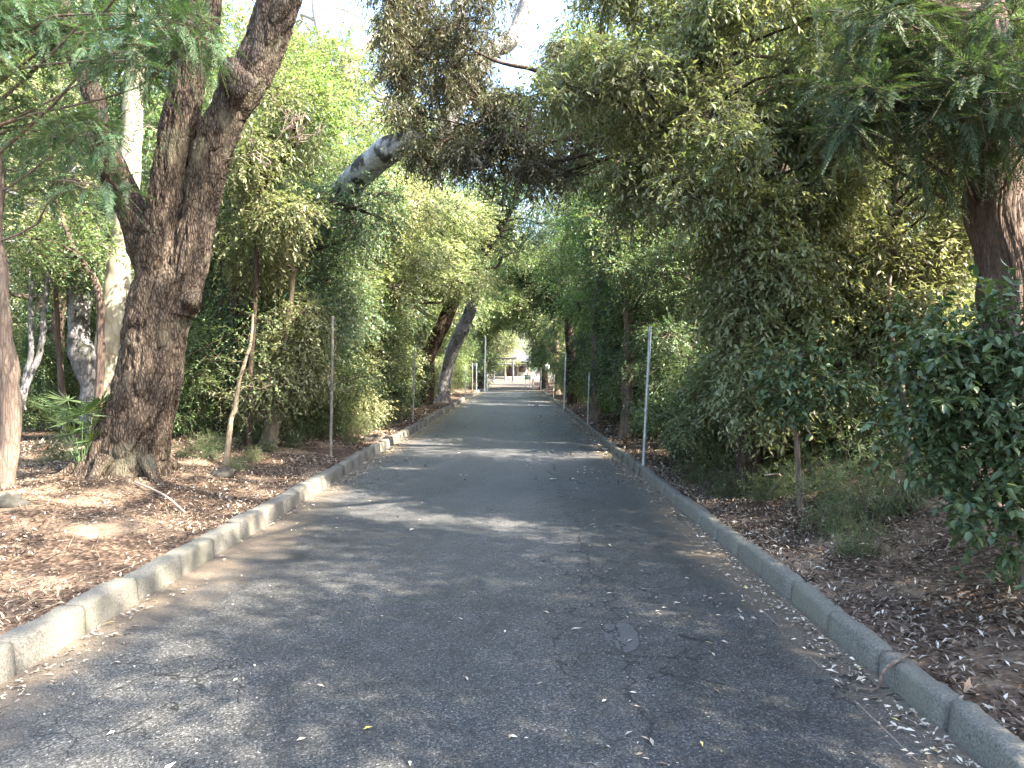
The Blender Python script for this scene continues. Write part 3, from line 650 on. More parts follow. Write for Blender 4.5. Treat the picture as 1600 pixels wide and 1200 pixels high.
stem('broadleaf_tree', 'sunlit tree with pale trunk between the first and second metal poles', 'tree', [(576, 0, 17), (577, 600, 15), (576, 500, 14), (572, 400, 12), (566, 300, 8)], 21, 'barkpale',
     rectfill(46, 520, 665, 290, 620, 18.5, 22, 44, 38, 110, .6), 'small', 'yellow', 46, scale=1.8, tmul=1.7)
stem('broadleaf_tree', 'yellow green layered tree glowing in sun above the second metal pole', 'tree', [(610, 0, 14), (612, 590, 12), (616, 450, 10), (630, 330, 6)], 26, 'barkthin',
     rectfill(47, 600, 745, 320, 590, 24, 28.5, 44, 34, 110, .45, skip=lambda u, v: u > 665 and v > 450), 'small', 'yellow', 47, scale=2.0, tmul=1.7)
stem('dark_leaning_tree', 'dark trunk slanting toward the road beyond the third metal pole', 'tree', [(655, 0, 36), (672, 555, 25), (690, 510, 22), (712, 465, 19), (740, 415, 20), (772, 370, 14), (800, 330, 8)], 29, 'barkdark',
     rectfill(48, 700, 860, 250, 400, 27, 32, 16, 38, 100, .5), 'small', 'bluish', 48, scale=2.0, tmul=1.7)
stem('weathered_tree', 'purple grey broken trunk curving upward beside the road', 'tree', [(692, 0, 19), (696, 590, 18), (706, 548, 20), (726, 515, 20), (733, 490, 19), (737, 462, 20), (742, 410, 14), (748, 350, 8)], 32, 'barkgrey',
     rectfill(49, 700, 800, 300, 430, 31, 35, 12, 34, 90, .5), 'small', 'yellow', 49, scale=2.2, tmul=1.7)
# the mottled stump-like limb and the pale sunlit trunk behind
stem('mottled_tree', 'white and grey mottled limb ending bluntly above the leaves', 'tree', [(500, 0, 60), (505, 560, 52), (515, 420, 44), (532, 340, 46, -2.0), (550, 285, 44, -4.2), (586, 248, 42, -5.4), (620, 226, 38, -6.0), (648, 214, 34, -6.3), (664, 226, 22, -6.3)], 19.5, 'barkmottle',
     [B(520, 340, 18.5, 50, 36, .6, 110), B(540, 410, 18.5, 55, 36, .6, 110), B(480, 310, 18.5, 50, 36, .6, 110), B(590, 330, 18.8, 45, 34, .6, 110)], 'small', 'bluish', 50, scale=1.6, sides=60, bark=.02)
stem('pale_barked_tree', 'tall cream trunk in full sun against the sky with sparse crown', 'tree', [(500, 0, 34), (510, 400, 32), (520, 250, 34), (535, 150, 32), (552, 90, 26), (590, 60, 16), (640, 40, 8)], 27, 'barkpale',
     rectfill(51, 430, 660, 60, 280, 27.5, 32, 38, 44, 70, .6, skip=lambda u, v: v < 90 and 470 < u < 580) + rectfill(53, 440, 640, -30, 85, 28, 32, 13, 26, 34, .6), 'small', 'yellow', 51, scale=1.7, tmul=1.7,
     extra=[[px(520, 220, 27, 26), px(505, 120, 27, 18), px(498, 30, 27, 14), px(480, -60, 27, 6)], [px(530, 160, 27, 20), px(580, 130, 27, 12), px(630, 100, 26, 6)]])
# pale twisting tree above the road, sky behind
stem('pale_twisting_tree', 'pale blue grey branches twisting across the sky gap above the road', 'tree', [(640, 0, 34), (655, 420, 32), (685, 250, 32), (720, 150, 34), (765, 85, 30), (800, 60, 26), (820, 10, 22), (850, -60, 14), (880, -150, 8)], 30, 'barkgrey',
     [B(790, -40, 30, 60, 30, .8, 60), B(640, 330, 29, 50, 40, .7, 100), B(600, 400, 29, 50, 40, .7, 100), B(680, 270, 29, 45, 30, .7, 90)], 'small', 'bluish', 52, scale=2.1, sides=40, bark=.012,
     extra=[[px(770, 80, 30, 24), px(812, 40, 30, 16), px(838, -10, 30, 12), px(870, -80, 30, 8)], [px(715, 160, 30, 24), px(712, 110, 30, 22), px(720, 40, 30, 22), px(716, -60, 30, 16)]])
# dark hanging crown in the middle of the picture
bl = rectfill(61, 600, 775, -50, 70, 11, 13.6, 24, 28, 75, .75) + rectfill(62, 615, 830, 80, 250, 11, 13.6, 44, 24, 70, .7, skip=lambda u, v: (u > 745 and v < 140) or (u < 650 and v > 190)) + rectfill(63, 720, 1000, 190, 275, 11, 13.4, 17, 24, 65, .6) + rectfill(64, 860, 1010, 80, 200, 11, 13.4, 12, 28, 75, .6)
b6 = gp(1330, 12.5)
make_tree('evergreen_oak', 'dark oak reaching across the road, brown green clusters hanging over its middle', 'tree', b6,
    [(b6[0], b6[1], b6[2] - .1, .25), px(1300, 420, 12.5, 40), px(1200, 250, 12.4, 32), px(1080, 170, 12.3, 24), px(980, 185, 12.2, 16), px(900, 212, 12.2, 12), px(800, 240, 12.2, 5)], bl, 'hang', 'oakdark', 'barkdark', scale=1.0, seed=60, sides=24, limb_r=.014,
    trunks=[[px(1130, 200, 12.3, 20), px(1010, 120, 12.3, 13), px(900, 135, 12.3, 10), px(840, 110, 12.3, 7), px(780, 95, 12.2, 5), px(700, 60, 12.2, 3)], [px(900, 136, 12.3, 6), px(840, 150, 12.3, 5), px(760, 165, 12.3, 3)],
            [px(1200, 250, 12.4, 24), px(1100, 60, 12.2, 20), px(950, -40, 12.2, 14), px(760, -60, 12.2, 9), px(640, -40, 12.2, 5)]])

# ------------------------------------------------------------------ right side
skiptop = lambda u, v: (u < 1000 and v > 330) or (u < 960 and v > 250) or (u < 905 and v < 125)
b7 = gp(1168, 8.8)
make_tree('evergreen_oak', 'olive leaved oak with a dark forked trunk inside the green wall by the near pole', 'tree', b7,
    [(b7[0], b7[1], b7[2] - .1, .17), px(1166, 600, 8.8, 34), px(1172, 520, 8.8, 32), px(1175, 480, 8.8, 34), px(1160, 400, 8.8, 22), px(1150, 300, 8.8, 18), px(1120, 150, 8.8, 14), px(1100, -60, 8.8, 8)],
    rectfill(71, 870, 1320, -50, 330, 7.6, 10.5, 62, 50, 120, .7, skip=skiptop) + rectfill(72, 985, 1330, 320, 640, 8.0, 9.8, 52, 48, 115, .7) + rectfill(78, 1030, 1200, 600, 680, 9.3, 10.8, 9, 40, 90, .6), 'oak', 'oak', 'barkdark', scale=1.0, seed=70, sides=40, bark=.012, limb_r=.02,
    trunks=[[px(1174, 490, 8.8, 24), px(1200, 470, 8.8, 18), px(1240, 440, 8.9, 12), px(1290, 380, 9.2, 6)]])
b8 = gp(1420, 9.6)
make_tree('evergreen_oak', 'light olive oak filling the space between the forked oak and the red brown trunk', 'tree', b8,
    [(b8[0], b8[1], b8[2] - .1, .09), px(1416, 640, 9.6, 16), px(1410, 480, 9.6, 15), px(1400, 330, 9.6, 13), px(1390, 250, 9.6, 9)],
    rectfill(73, 1270, 1540, 60, 500, 8.2, 10.4, 50, 50, 105, .6) + rectfill(74, 1260, 1500, 470, 590, 9.0, 11, 8, 46, 80, .5), 'oak', 'oak', 'barkdark', scale=1.0, seed=71, sides=24, limb_r=.018)
# red-brown cypress
b9 = gp(1600, 7.4)
make_tree('cypress_tree', 'big red brown shaggy trunk behind the glossy dark shrub', 'tree', b9,
    [(b9[0], b9[1], b9[2] - .1, .36), px(1592, 560, 7.4, 100), px(1580, 440, 7.4, 90), px(1566, 340, 7.4, 84), px(1556, 240, 7.4, 78), px(1550, 120, 7.5, 70), px(1530, 0, 7.6, 62), px(1520, -150, 7.8, 46), px(1515, -420, 8, 14)],
    rectfill(75, 1330, 1620, 10, 170, 5.6, 7.2, 17, 66, 62, .5) + rectfill(76, 1310, 1500, 90, 260, 6, 7.4, 11, 52, 48, .5) + rectfill(77, 1480, 1660, 150, 250, 6, 7, 5, 44, 36, .5), 'conif', 'conifdark', 'barkcedar',
    scale=.9, kmul=1.2, seed=75, sides=170, bark=.020, limb_r=.014, bst=.04, bfr=20, trunks=[[px(1535, 20, 7.4, 40), px(1480, 22, 7.0, 38), px(1430, 0, 6.6, 32), px(1350, -40, 6.2, 24), px(1250, -120, 5.8, 12)]])
# camellia
b10 = gp(1600, 4.3)
make_tree('camellia_shrub', 'glossy dark green shrub with broad leaves closest on the high bank', 'shrub', b10,
    [(b10[0], b10[1], b10[2] - .05, .028), px(1602, 760, 4.3, 14), px(1590, 640, 4.3, 11), px(1580, 520, 4.4, 7)],
    [B(1590, 520, 4.4, 66, 42, .25, 60), B(1520, 545, 4.4, 60, 34, .22, 66), B(1570, 610, 4.3, 72, 44, .25, 62), B(1490, 620, 4.4, 56, 34, .2, 62), B(1455, 655, 4.6, 44, 30, .2, 26), B(1420, 600, 4.9, 34, 20, .2, 14), B(1405, 690, 5.0, 30, 18, .2, 12), B(1545, 800, 4.1, 40, 26, .15, 24), B(1590, 850, 3.9, 26, 22, .12, 12), B(1530, 730, 4.4, 50, 34, .2, 44), B(1450, 520, 4.8, 40, 26, .2, 34), B(1590, 690, 4.2, 70, 46, .25, 60), B(1560, 760, 4.2, 44, 40, .2, 32), B(1600, 800, 4.1, 34, 30, .15, 20), B(1470, 560, 4.6, 44, 28, .2, 44), B(1600, 470, 4.5, 44, 26, .2, 26), B(1640, 580, 4.3, 60, 60, .25, 50), B(1500, 690, 4.5, 48, 30, .2, 44)],
    'cam', 'camellia', 'barkthin', scale=.80, seed=80, limb_r=.010, sides=14, tmul=.9, kmul=1.8)
b11 = gp(1250, 7.2)
make_tree('camellia_shrub', 'dark glossy branch layers in the lower middle of the green wall', 'shrub', b11,
    [(b11[0], b11[1], b11[2] - .05, .03), px(1245, 680, 7.2, 9), px(1235, 600, 7.2, 7)],
    [B(1230, 555, 7.0, 50, 16, .3, 46), B(1290, 590, 7.0, 46, 20, .3, 40), B(1180, 620, 7.1, 44, 24, .3, 50), B(1250, 625, 7.0, 44, 26, .3, 50), B(1210, 590, 7.0, 40, 18, .3, 34), B(1330, 610, 7.1, 34, 22, .3, 26)],
    'cam', 'camellia', 'barkthin', scale=.95, seed=81, limb_r=.012, sides=12)
stem('slender_tree', 'slim grey stem leaning among gaps of sun on the high bank', 'tree', [(1412, 0, 14), (1416, 680, 12), (1408, 620, 11), (1400, 540, 9), (1395, 430, 6)], 8.2, 'barkthin',
     [B(1390, 470, 8.2, 46, 24, .3, 40), B(1430, 530, 8.3, 40, 22, .3, 30), B(1360, 540, 8.2, 40, 22, .3, 30)], 'oak', 'oak', 90, scale=.9)
stem('slender_tree', 'thin dark stem standing just short of the glossy shrub', 'tree', [(1462, 0, 8), (1460, 690, 8), (1457, 640, 7), (1462, 560, 5)], 7.6, 'barkdark',
     [B(1470, 520, 7.6, 40, 24, .3, 34), B(1440, 590, 7.6, 36, 20, .3, 22)], 'oak', 'oak', 91, scale=.9)

# right middle distance
stem('broadleaf_tree', 'bright green tree rising just past the near pole with leaves to the ground', 'tree', [(975, 0, 22), (978, 580, 18), (980, 450, 14), (985, 330, 8)], 15.5, 'barkthin',
     rectfill(101, 905, 1060, 290, 640, 14, 18, 36, 40, 120, .7, skip=lambda u, v: u < 930 and v < 330), 'small', 'bluish', 101, scale=1.35)
stem('broadleaf_tree', 'fresh light green tree leaning over the second pole', 'tree', [(925, 0, 16), (930, 560, 14), (938, 430, 10), (945, 320, 6)], 21, 'barkthin',
     rectfill(102, 885, 1000, 290, 610, 19.5, 24, 30, 36, 110, .7), 'small', 'fresh', 102, scale=1.7, tmul=1.5)
stem('evergreen_oak', 'deep green oak whose crown meets the opposite trees above the road', 'tree', [(1010, 0, 34), (1000, 450, 28), (975, 280, 22), (950, 150, 14), (940, 40, 8)], 17, 'barkdark',
     rectfill(103, 860, 1060, 60, 290, 15, 19, 30, 46, 110, .7, skip=lambda u, v: u < 870 and v < 140), 'oak', 'broad', 103, scale=1.3)
stem('evergreen_oak', 'dark green tree overhanging the kerb beyond the second pole', 'tree', [(893, 0, 16), (890, 540, 14), (884, 440, 10), (880, 360, 6)], 31, 'barkdark',
     rectfill(104, 838, 910, 360, 600, 29, 34, 26, 28, 90, .8, skip=lambda u, v: u < 850 and v > 520), 'small', 'conif', 104, scale=2.0, tmul=1.6)
stem('broadleaf_tree', 'yellow tinged tree at the end of the asphalt on the pole side', 'tree', [(872, 0, 10), (870, 540, 8), (868, 480, 5)], 44, 'barkthin',
     rectfill(105, 848, 890, 480, 600, 42, 47, 16, 18, 70, .8), 'small', 'yellow', 105, scale=2.4, tmul=1.6)
stem('evergreen_oak', 'dark brown leaved tree arching over the bright opening at the far end', 'tree', [(850, 0, 14), (848, 560, 12), (840, 520, 10), (826, 495, 6)], 60, 'barkdark',
     rectfill(106, 765, 860, 390, 505, 58, 66, 34, 20, 150, .8) + rectfill(107, 836, 866, 500, 570, 58, 63, 12, 12, 110, .8), 'small', 'broad', 106, scale=3.2, tmul=2.2)
stem('evergreen_oak', 'dark tree behind the tall white pole framing the bright opening', 'tree', [(752, 0, 12), (755, 560, 9), (762, 520, 6)], 62, 'barkcedar',
     rectfill(108, 725, 800, 400, 500, 60, 67, 26, 20, 130, .8) + rectfill(109, 730, 768, 490, 590, 60, 64, 16, 13, 110, .8), 'small', 'yellow', 108, scale=3.0, tmul=2.2)
stem('broadleaf_tree', 'green boughs closing the tunnel above the far end of the asphalt', 'tree', [(880, 0, 14), (876, 540, 12), (862, 480, 9), (830, 450, 5)], 52, 'barkdark',
     rectfill(110, 760, 868, 385, 505, 49, 56, 34, 19, 150, .7, skip=lambda u, v: u < 800 and v > 490), 'small', 'broad', 110, scale=2.6, tmul=2.0)

# copies of the prototypes on both sides (far to near), each with its own place
L_ = [
 ('bluish', 330, 15.5, .75, 'leafy low tree filling the gap beside the gnarled trunk'),
 ('broad', 440, 18, .8, 'green tree behind the short leaning tan trunk'),
 ('yellow', 790, 98, .9, 'thin sunny tree just behind the gate'),
 ('broad', 755, 78, 1.0, 'green tree beside the gate on the sunny side'),
 ('oak', 850, 78, .9, 'oak beside the gate on the shaded side'),
 ('broad', 60, 20, 1.0, 'green tree behind the twin grey stems'),
 ('yellow', 640, 42, 1.15, 'tall yellow green crown standing high behind the slanting dark trunk'),
 ('broad', 690, 48, 1.2, 'round green tree far off above the broken purple grey trunk'),
 ('yellow', 735, 66, 1.2, 'sunny distant tree just before the clearing, on the gate post side'),
 ('bluish', 560, 24, 1.0, 'blue green low tree behind the second metal pole'),
 ('broad', 500, 26, 1.15, 'rounded green tree beyond the bright upright crown'),
 ('broad', 705, 42, .62, 'green roadside tree by the fourth slim pole'),
 ('fresh', 718, 50, .62, 'small bright green tree beside the row of distant slim poles'),
 ('yellow', 420, 30, 1.1, 'sunlit tree far behind the blue green foliage'),
 ('conif', 300, 24, 1.0, 'dark cypress behind the gnarled stems'),
 ('broad', 120, 24, 1.1, 'broad green tree deep in the wood behind the knotty trunk'),
 ('yellow', 30, 32, 1.0, 'pale lit tree deep behind the twin grey stems'),
 ('bluish', 250, 19, 1.0, 'blue green tree seen just behind the cream trunk'),
 ('conif', 905, 40, .95, 'cypress rising over the distant poles on the shaded side'),
 ('oak', 885, 52, 1.2, 'big oak leaning in near the end of the shaded kerb'),
 ('yellow', 930, 58, 1.2, 'tall pale crown far behind the shaded kerb poles'),
 ('oak', 1010, 27, 1.0, 'oak deep behind the fresh light green tree'),
 ('broad', 1100, 17, .9, 'green tree filling the wall behind the forked oak'),
 ('yellow', 1230, 22, 1.0, 'light tree in the sun far behind the forked oak'),
 ('broad', 1400, 17, .95, 'green tree deep in the wood behind the slim grey stem'),
 ('yellow', 1560, 18, 1.0, 'bright leafed tree far behind the red brown trunk'),
 ('conif', 1180, 34, 1.1, 'cypress top deep in the shaded wood'),
 ('broad', 780, 150, 2.0, 'rounded tree rising behind the hall roof'),
 ('yellow', 700, 120, 1.6, 'pale tree beside the plaza, away from the notice board'),
 ('broad', 900, 110, 1.5, 'green tree beyond the notice board beside the plaza'),
]
for kd, u, Y, sc, lab in L_: pu(kd, u, Y, sc, label=lab)
# tall trees out of the picture that shade the road
SH = [(6.0, -4.5, .64), (6.8, -2.6, .58), (6.8, 2.6, .62), (9, 13, .74), (7, 16.5, .62), (13, 18, 1.05), (8, 23, .70), (7.2, 31, .68), (14, 33, 1.1), (8, 38, .72), (7.5, 45, .72), (13, 47, 1.1), (8.5, 55, .85), (7.5, 63, .75), (10, 71, .85), (5.4, 57, .55), (5.2, 63, .52), (5.6, 70, .6), (5.4, 77, .58), (5.2, 84, .62), (6.5, 92, .7), (9, 99, .9), (14, -12, 1.2)]
SHR = SH
for x, y, sc in ((8.2, 2.2, 1.28), (9.6, -3.8, .98), (10.5, 6.2, 1.1), (8, -6, 1.1)):  # unseen thin-crowned oaks, added to break the sun into dapples
    plant('airy', x, y, sc, label='airy high crowned oak out of view, added to dapple the road', group='airy oaks shading the road')
for i, (x, y, sc) in enumerate(SHR):
    if sc: plant('oak' if i % 3 else 'conif', x, y, sc, label='tall evergreen of the wood that shades the road, away from the kerb', group='tall evergreens shading the road')
for x, y, sc in ((6.6, 4.7, .52), (5.7, 1.2, .60), (5.6, -2.2, .60), (6.4, -5.5, .8)):  # unseen low trees, added to keep sun off the near road
    plant('broad', x, y, sc, label='low leafy tree beside the viewer on the pole side, out of the frame, added for shade', group='low leafy trees beside the viewer')
for i, (x, y, sc) in enumerate([(-9, 3, .9), (-8.5, -4, 1.0), (-12, 9, 1.1)]):
    plant('broad', x, y, sc, label='leafy tree of the wood beside the viewer, out of the frame', group='leafy trees beside the viewer')

# shrubs and undergrowth
R_ = [
 ('dshrub', 1310, 9.0, 0.72, 'dark shrub low in the green wall under the glossy branch layers'),
 ('shrub', 1255, 9.6, 0.80, 'green shrub filling the foot of the wall before the glossy layers'),
 ('dshrub', 1460, 8.6, 0.75, 'dark shrub behind the big glossy one on the high bank'),
 ('shrub', 1100, 9.4, 0.62, 'green shrub spreading at the foot of the wall past the near pole'),
 ('shrub', 365, 14.6, 0.95, 'green shrub right behind the bare sapling stem'),
 ('bluish', 425, 15.6, 0.58, 'bluish bush between the bare sapling and the short tan trunk'),
 ('shrub', 490, 14.8, 0.95, 'leafy green shrub just before the first sunny side pole, well back from the kerb'),
 ('dshrub', 335, 15.2, 1.00, 'dark shrub deep behind the sapling beside the gnarled trunk'),
 ('yshrub', 530, 17.2, 1.00, 'light green shrub just past the first sunny side pole'),
 ('fresh', 560, 19.5, 0.55, 'bright green bush midway between the first and second sunny side poles'),
 ('bluish', 470, 17.5, 0.80, 'bluish low tree filling the wood behind the first sunny side pole'),
 ('shrub', 620, 22.5, 1.00, 'green bush just past the second sunny side pole'),
 ('shrub', 1180, 10.2, 0.75, 'green bush at the foot of the forked dark trunk'),
 ('shrub', 1380, 9.8, 0.60, 'small green bush behind the slim grey stem'),
 ('bluish', 985, 13.6, 0.50, 'bluish green bush right behind the near pole, leaves down to the litter'),
 ('shrub', 965, 16.2, 0.85, 'rounded green bush one gap beyond the near pole'),
 ('bluish', 945, 18.4, 0.60, 'bluish bush just before the short second pole'),
 ('fresh', 930, 21.5, 0.60, 'bright green bush just beyond the short second pole'),
 ('shrub', 915, 25.0, 1.00, 'green bush halfway from the second to the third shaded pole'),
 ('bluish', 905, 28.5, 0.62, 'bluish bush beside the third shaded pole'),
 ('fresh', 895, 33.0, 0.62, 'light bush beyond the third shaded pole'),
 ('shrub', 885, 37.5, 1.10, 'green bush beside the low thin fourth pole'),
 ('yshrub', 875, 42.0, 1.10, 'yellow tinged bush close to the whitish plate'),
 ('shrub', 870, 48.0, 1.20, 'last green bush on the shaded kerb'),
 ('bluish', 1010, 20.0, 0.80, 'bluish tree-like bush behind the bushes of the shaded verge'),
 ('broad', 1000, 26.0, 0.70, 'leafy green tree backing the bushes of the shaded verge'),
 ('broad', 950, 36.0, 0.75, 'second leafy green tree backing the far shaded verge'),
 ('shrub', 300, 13, .8, 'green shrub tucked behind the base of the gnarled tree'),
 ('shrub', 455, 14.5, .75, 'mid green shrub behind the first metal pole'),
 ('yshrub', 395, 14, .8, 'sunlit shrub behind the bare sapling'),
 ('shrub', 545, 17.5, .55, 'low green shrub between the first two poles, back from the kerb'),
 ('dshrub', 600, 19.5, .7, 'dark rounded shrub just before the second metal pole'),
 ('dshrub', 672, 26.5, .85, 'dark dense shrub between the second and third metal poles'),
 ('yshrub', 706, 36, .85, 'yellow green shrub right behind the third metal pole'),
 ('yshrub', 722, 42, .8, 'lit shrub by the fourth pole on the sunny kerb'),
 ('shrub', 736, 52, .9, 'green shrub near the far end of the sunny kerb'),
 ('bluish', 215, 16, .5, 'small bluish bush seen behind the gnarled trunk'),
 ('shrub', 60, 15, .75, 'green undergrowth shrub behind the twin grey stems'),
 ('yshrub', 118, 17, .8, 'lit undergrowth shrub below the knotty trunk'),
 ('shrub', 20, 19, .9, 'bush deep in the wood behind the edge trunk'),
 ('shrub', 905, 23.5, .55, 'low bush hugging the shaded kerb behind the second pole'),
 ('bluish', 958, 15.5, .42, 'bluish bush between the near and second poles'),
 ('shrub', 888, 31, .6, 'low bush hugging the shaded kerb behind the third pole'),
 ('shrub', 872, 40, .7, 'distant bush on the shaded kerb'),
 ('dshrub', 1075, 10.6, .62, 'dark low bush behind the near pole, at the foot of the wall'),
 ('shrub', 1035, 11.9, .6, 'green low bush just behind the near pole'),
 ('shrub', 1120, 11.4, .65, 'green bush left of the forked trunk base'),
 ('yshrub', 1290, 13.5, .6, 'sunlit bush showing in the gap below the dark glossy branches'),
 ('yshrub', 1500, 14, .7, 'sunlit bush in the gap beside the glossy shrub'),
]
for kd, u, Y, sc, lab in R_: pu(kd, u, Y, sc, label=lab)
rg = np.random.default_rng(77)
LOW = [(1320, 6.3, .8), (1400, 6.3, .6), (1290, 7.2, .8), (1450, 6.4, .55), (1360, 7.8, .9), (1230, 7.8, .6), (1480, 7.4, .8), (1340, 5.6, .45), (1130, 8.6, .55), (1190, 7.9, .5),
       (1085, 9.6, .5), (560, 16.4, .9), (585, 17.8, .9), (610, 19.3, .9), (500, 14.4, .7), (535, 15.2, .8), (630, 21.6, .8), (470, 13.6, .6), (90, 10.2, .6), (320, 11.5, .5), (560, 14.2, .5), (290, 10.6, .35), (325, 10.4, .4), (370, 9.8, .35), (395, 10.9, .4), (345, 11.4, .5), (420, 11.8, .4), (455, 12.6, .5), (400, 12.6, .6), (130, 9.6, .45)]
for u, Y, sc in LOW:
    pu('low', u, Y, sc, label='thin leafy clump in the undergrowth of the shaded high bank' if u > 800 else 'thin leafy clump in the undergrowth of the sunny bank', group='leafy clumps on the shaded bank' if u > 800 else 'leafy clumps on the sunny bank')

# far wood, reads as one mass
rg = np.random.default_rng(99); st = []
n_ = 0
while n_ < 7000:
    x = rg.uniform(-75, 75); y = rg.uniform(18, 190); 
    if abs(x + .5) < 12 + 6 * rg.random() and y < 90: continue
    if y > 88 and abs(x) < 14 and y < 165: continue
    if x < -9 and y < 34 and x > -34 and y / -x < 1.8: continue
    top = 9 + 5 * noise(np.array([x * .12, y * .12, 0])) + (4 if y > 60 else 0)
    z = rg.uniform(.4, 1) ** 1 * top * rg.uniform(.25, 1)
    st.append((x, y, z)); n_ += 1
st = np.array(st); st = np.concatenate([st + rg.normal(0, 1, st.shape) * (.9, .9, .6) for q in range(4)])
V, F, a_, b_ = foliage(rg, st, nrm(rg.normal(size=st.shape)), 'small', 6.5, .75, 4.5)
tag(mesh_obj('far_woods', V, F, M['broad']), 'dense far off woodland closing the view behind the roadside trees', kind='stuff')

# ------------------------------------------------------------------ poles, board, gate, hall
def pole(Y, ub, vt, ut, label, r=.024, mat='steel', group='slim metal poles along the kerbs', cap=True, zt=None, name='metal_pole', ds=0):
    b = gp(ub, Y); top = at(ut, vt, Y)
    o = thing(name, label, 'pole', b, group)
    m_ = MB(); tube(m_, [b - (0, 0, .25), (b + top) / 2 + (0.006, 0, 0), top], [r, r, r], 14, .4); m_.build('post', M[mat], o, True, b)
    m_ = MB(); tube(m_, [top - (0, 0, .05), top + (0, 0, .005), top + (0, 0, .018)], [r * 1.12, r * 1.15, r * .7], 14, .02); m_.build('cap', M[mat], o, True, b)
    m_ = MB(); d_ = nrm((top - b)[None])[0]
    for f in (.45, .80):
        q = b + (top - b) * f; tube(m_, [q - d_ * .02, q, q + d_ * .02], [r * 1.25] * 3, 12, .02)
    m_.build('clamp', M[mat], o, False, b)
    return o
pole(11.05, 1003, 512, 1016, 'tall grey metal pole leaning slightly, first along the shaded kerb')
pole(19.3, 917, 583, 921, 'short grey pole, second along the shaded kerb')
pole(27.5, 880, 553, 884, 'third grey pole along the shaded kerb', r=.03)
pole(36.5, 864, 586, 866, 'fourth pole along the shaded kerb, low and thin', r=.02)
pole(43, 854, 564, 856, 'fifth pole along the shaded kerb, close to a whitish plate')
pole(58, 845, 575, 845.5, 'pinkish pale pole at the far corner by the notice board', r=.03, mat='white')
pole(12.1, 516, 495, 520, 'brownish metal pole, first along the sunny kerb', mat='rust')
pole(21.0, 644, 540, 649, 'second grey pole along the sunny kerb, tilted')
pole(32.5, 702, 552, 704, 'third pole along the sunny kerb, dark and thin', mat='rust', r=.022)
pole(40, 727, 570, 727, 'fourth slim pole along the sunny kerb', r=.03)
pole(47, 738, 568, 738, 'fifth slim pole along the sunny kerb', r=.03, mat='rust')
pole(51, 744, 568, 744.5, 'sixth slim pole along the sunny kerb, pale topped', r=.03)
pole(53.5, 757, 527, 759, 'tall white pole where the sunny kerb ends', r=.05, mat='white')
pole(56, 761.5, 585, 761.5, 'short pale pole right beside the tall white pole', r=.04, mat='white')
# small notice plate on the fifth shaded pole is its own sign
b = at(855, 574, 42.8); m_ = MB(); m_.box(b, (.26, .02, .36)); o = m_.build('small_sign', M['white'], None); tag(o, 'small whitish plate fixed to a far slim pole', 'sign')
# notice board
b = gp(824, 66); o = thing('notice_board', 'pale blue notice board on two legs near the gate', 'sign', b)
M['blueboard'] = plain('pale_blue_board', (.36, .55, .58), .5, 0, 4, .06)
c0 = at(824.5, 589.3, 66)
m_ = MB(); m_.box(c0, (.50, .03, .34)); m_.build('panel', M['blueboard'], o, False, b)
m_ = MB()
for s_, d_ in (((0, 0, .18), (.54, .05, .025)), ((0, 0, -.18), (.54, .05, .025)), ((-.262, 0, 0), (.025, .05, .335)), ((.262, 0, 0), (.025, .05, .335))): m_.box(c0 + np.array(s_), d_)
m_.build('frame', M['steel'], o, False, b)
for s_ in (-.18, .18):
    m_ = MB(); q = c0 + (s_, .05, 0); m_.box((q[0], q[1], (q[2] - .2 + b[2]) / 2), (.04, .04, q[2] - .1 - b[2])); m_.build('leg', M['white'], o, False, b)
# white marker post
b = gp(833, 62); o = thing('marker_post', 'short white post standing beside the notice board', 'post', b)
m_ = MB(); m_.box((b[0], b[1], b[2] + .38), (.13, .13, .78)); m_.build('shaft', M['white'], o, False, b)
m_ = MB(); m_.box((b[0], b[1], b[2] + .80), (.15, .15, .06), taper=.6); m_.build('cap', M['white'], o, False, b)
# shrine gate
M['gatewood'] = plain('weathered_gate_wood', (.075, .075, .08), .8, 0, 6, .35, .3)
YG = 92.0; xa, xb = -2.72, -.28; zg = float(ground_z(-1.5, YG)); b = np.array([(xa + xb) / 2, YG, zg])
o = thing('torii_gate', 'dark weathered shrine gate standing over the far end of the path', 'gate', b)
ztop = at(0, 560, YG)[2]; zn = at(0, 568.5, YG)[2]
for x_, s_ in ((xa, 1), (xb, -1)):
    m_ = MB(); tube(m_, [(x_, YG, zg - .1), (x_ + s_ * .03, YG, zg + 1.5), (x_ + s_ * .07, YG, ztop - .12)], [.14, .13, .115], 18, .3); m_.build('pillar', M['gatewood'], o, True, b)
    m_ = MB(); tube(m_, [(x_, YG, zg), (x_, YG, zg + .12), (x_, YG, zg + .22)], [.22, .2, .16], 18, .1); m_.build('base_stone', M['kerb'], o, True, b)
def bowed(x0, x1, z, h, d, rise):
    m_ = MB(); n = 17; xx = np.linspace(x0, x1, n); cz = z + rise * ((xx - (x0 + x1) / 2) / ((x1 - x0) / 2)) ** 2
    V = []
    for x_, z_ in zip(xx, cz):
        for (a_, c_) in ((-1, -1), (1, -1), (1.15, 1), (-1.15, 1)): V.append((x_, YG + a_ * d / 2, z_ + c_ * h / 2))
    i = np.arange(n * 4).reshape(n, 4); j = np.roll(i, -1, 1)
    return m_.add(np.array(V), [np.stack([i[:-1], j[:-1], j[1:], i[1:]], -1).reshape(-1, 4), np.array([i[0][::-1], i[-1]])])
bowed(xa - .55, xb + .55, ztop + .04, .13, .36, .10).build('top_beam', M['gatewood'], o, False, b)
bowed(xa - .45, xb + .45, ztop - .09, .12, .26, .07).build('under_beam', M['gatewood'], o, False, b)
MB().box(((xa + xb) / 2, YG, zn), (xb - xa + .5, .12, .19)).build('tie_beam', M['gatewood'], o, False, b)
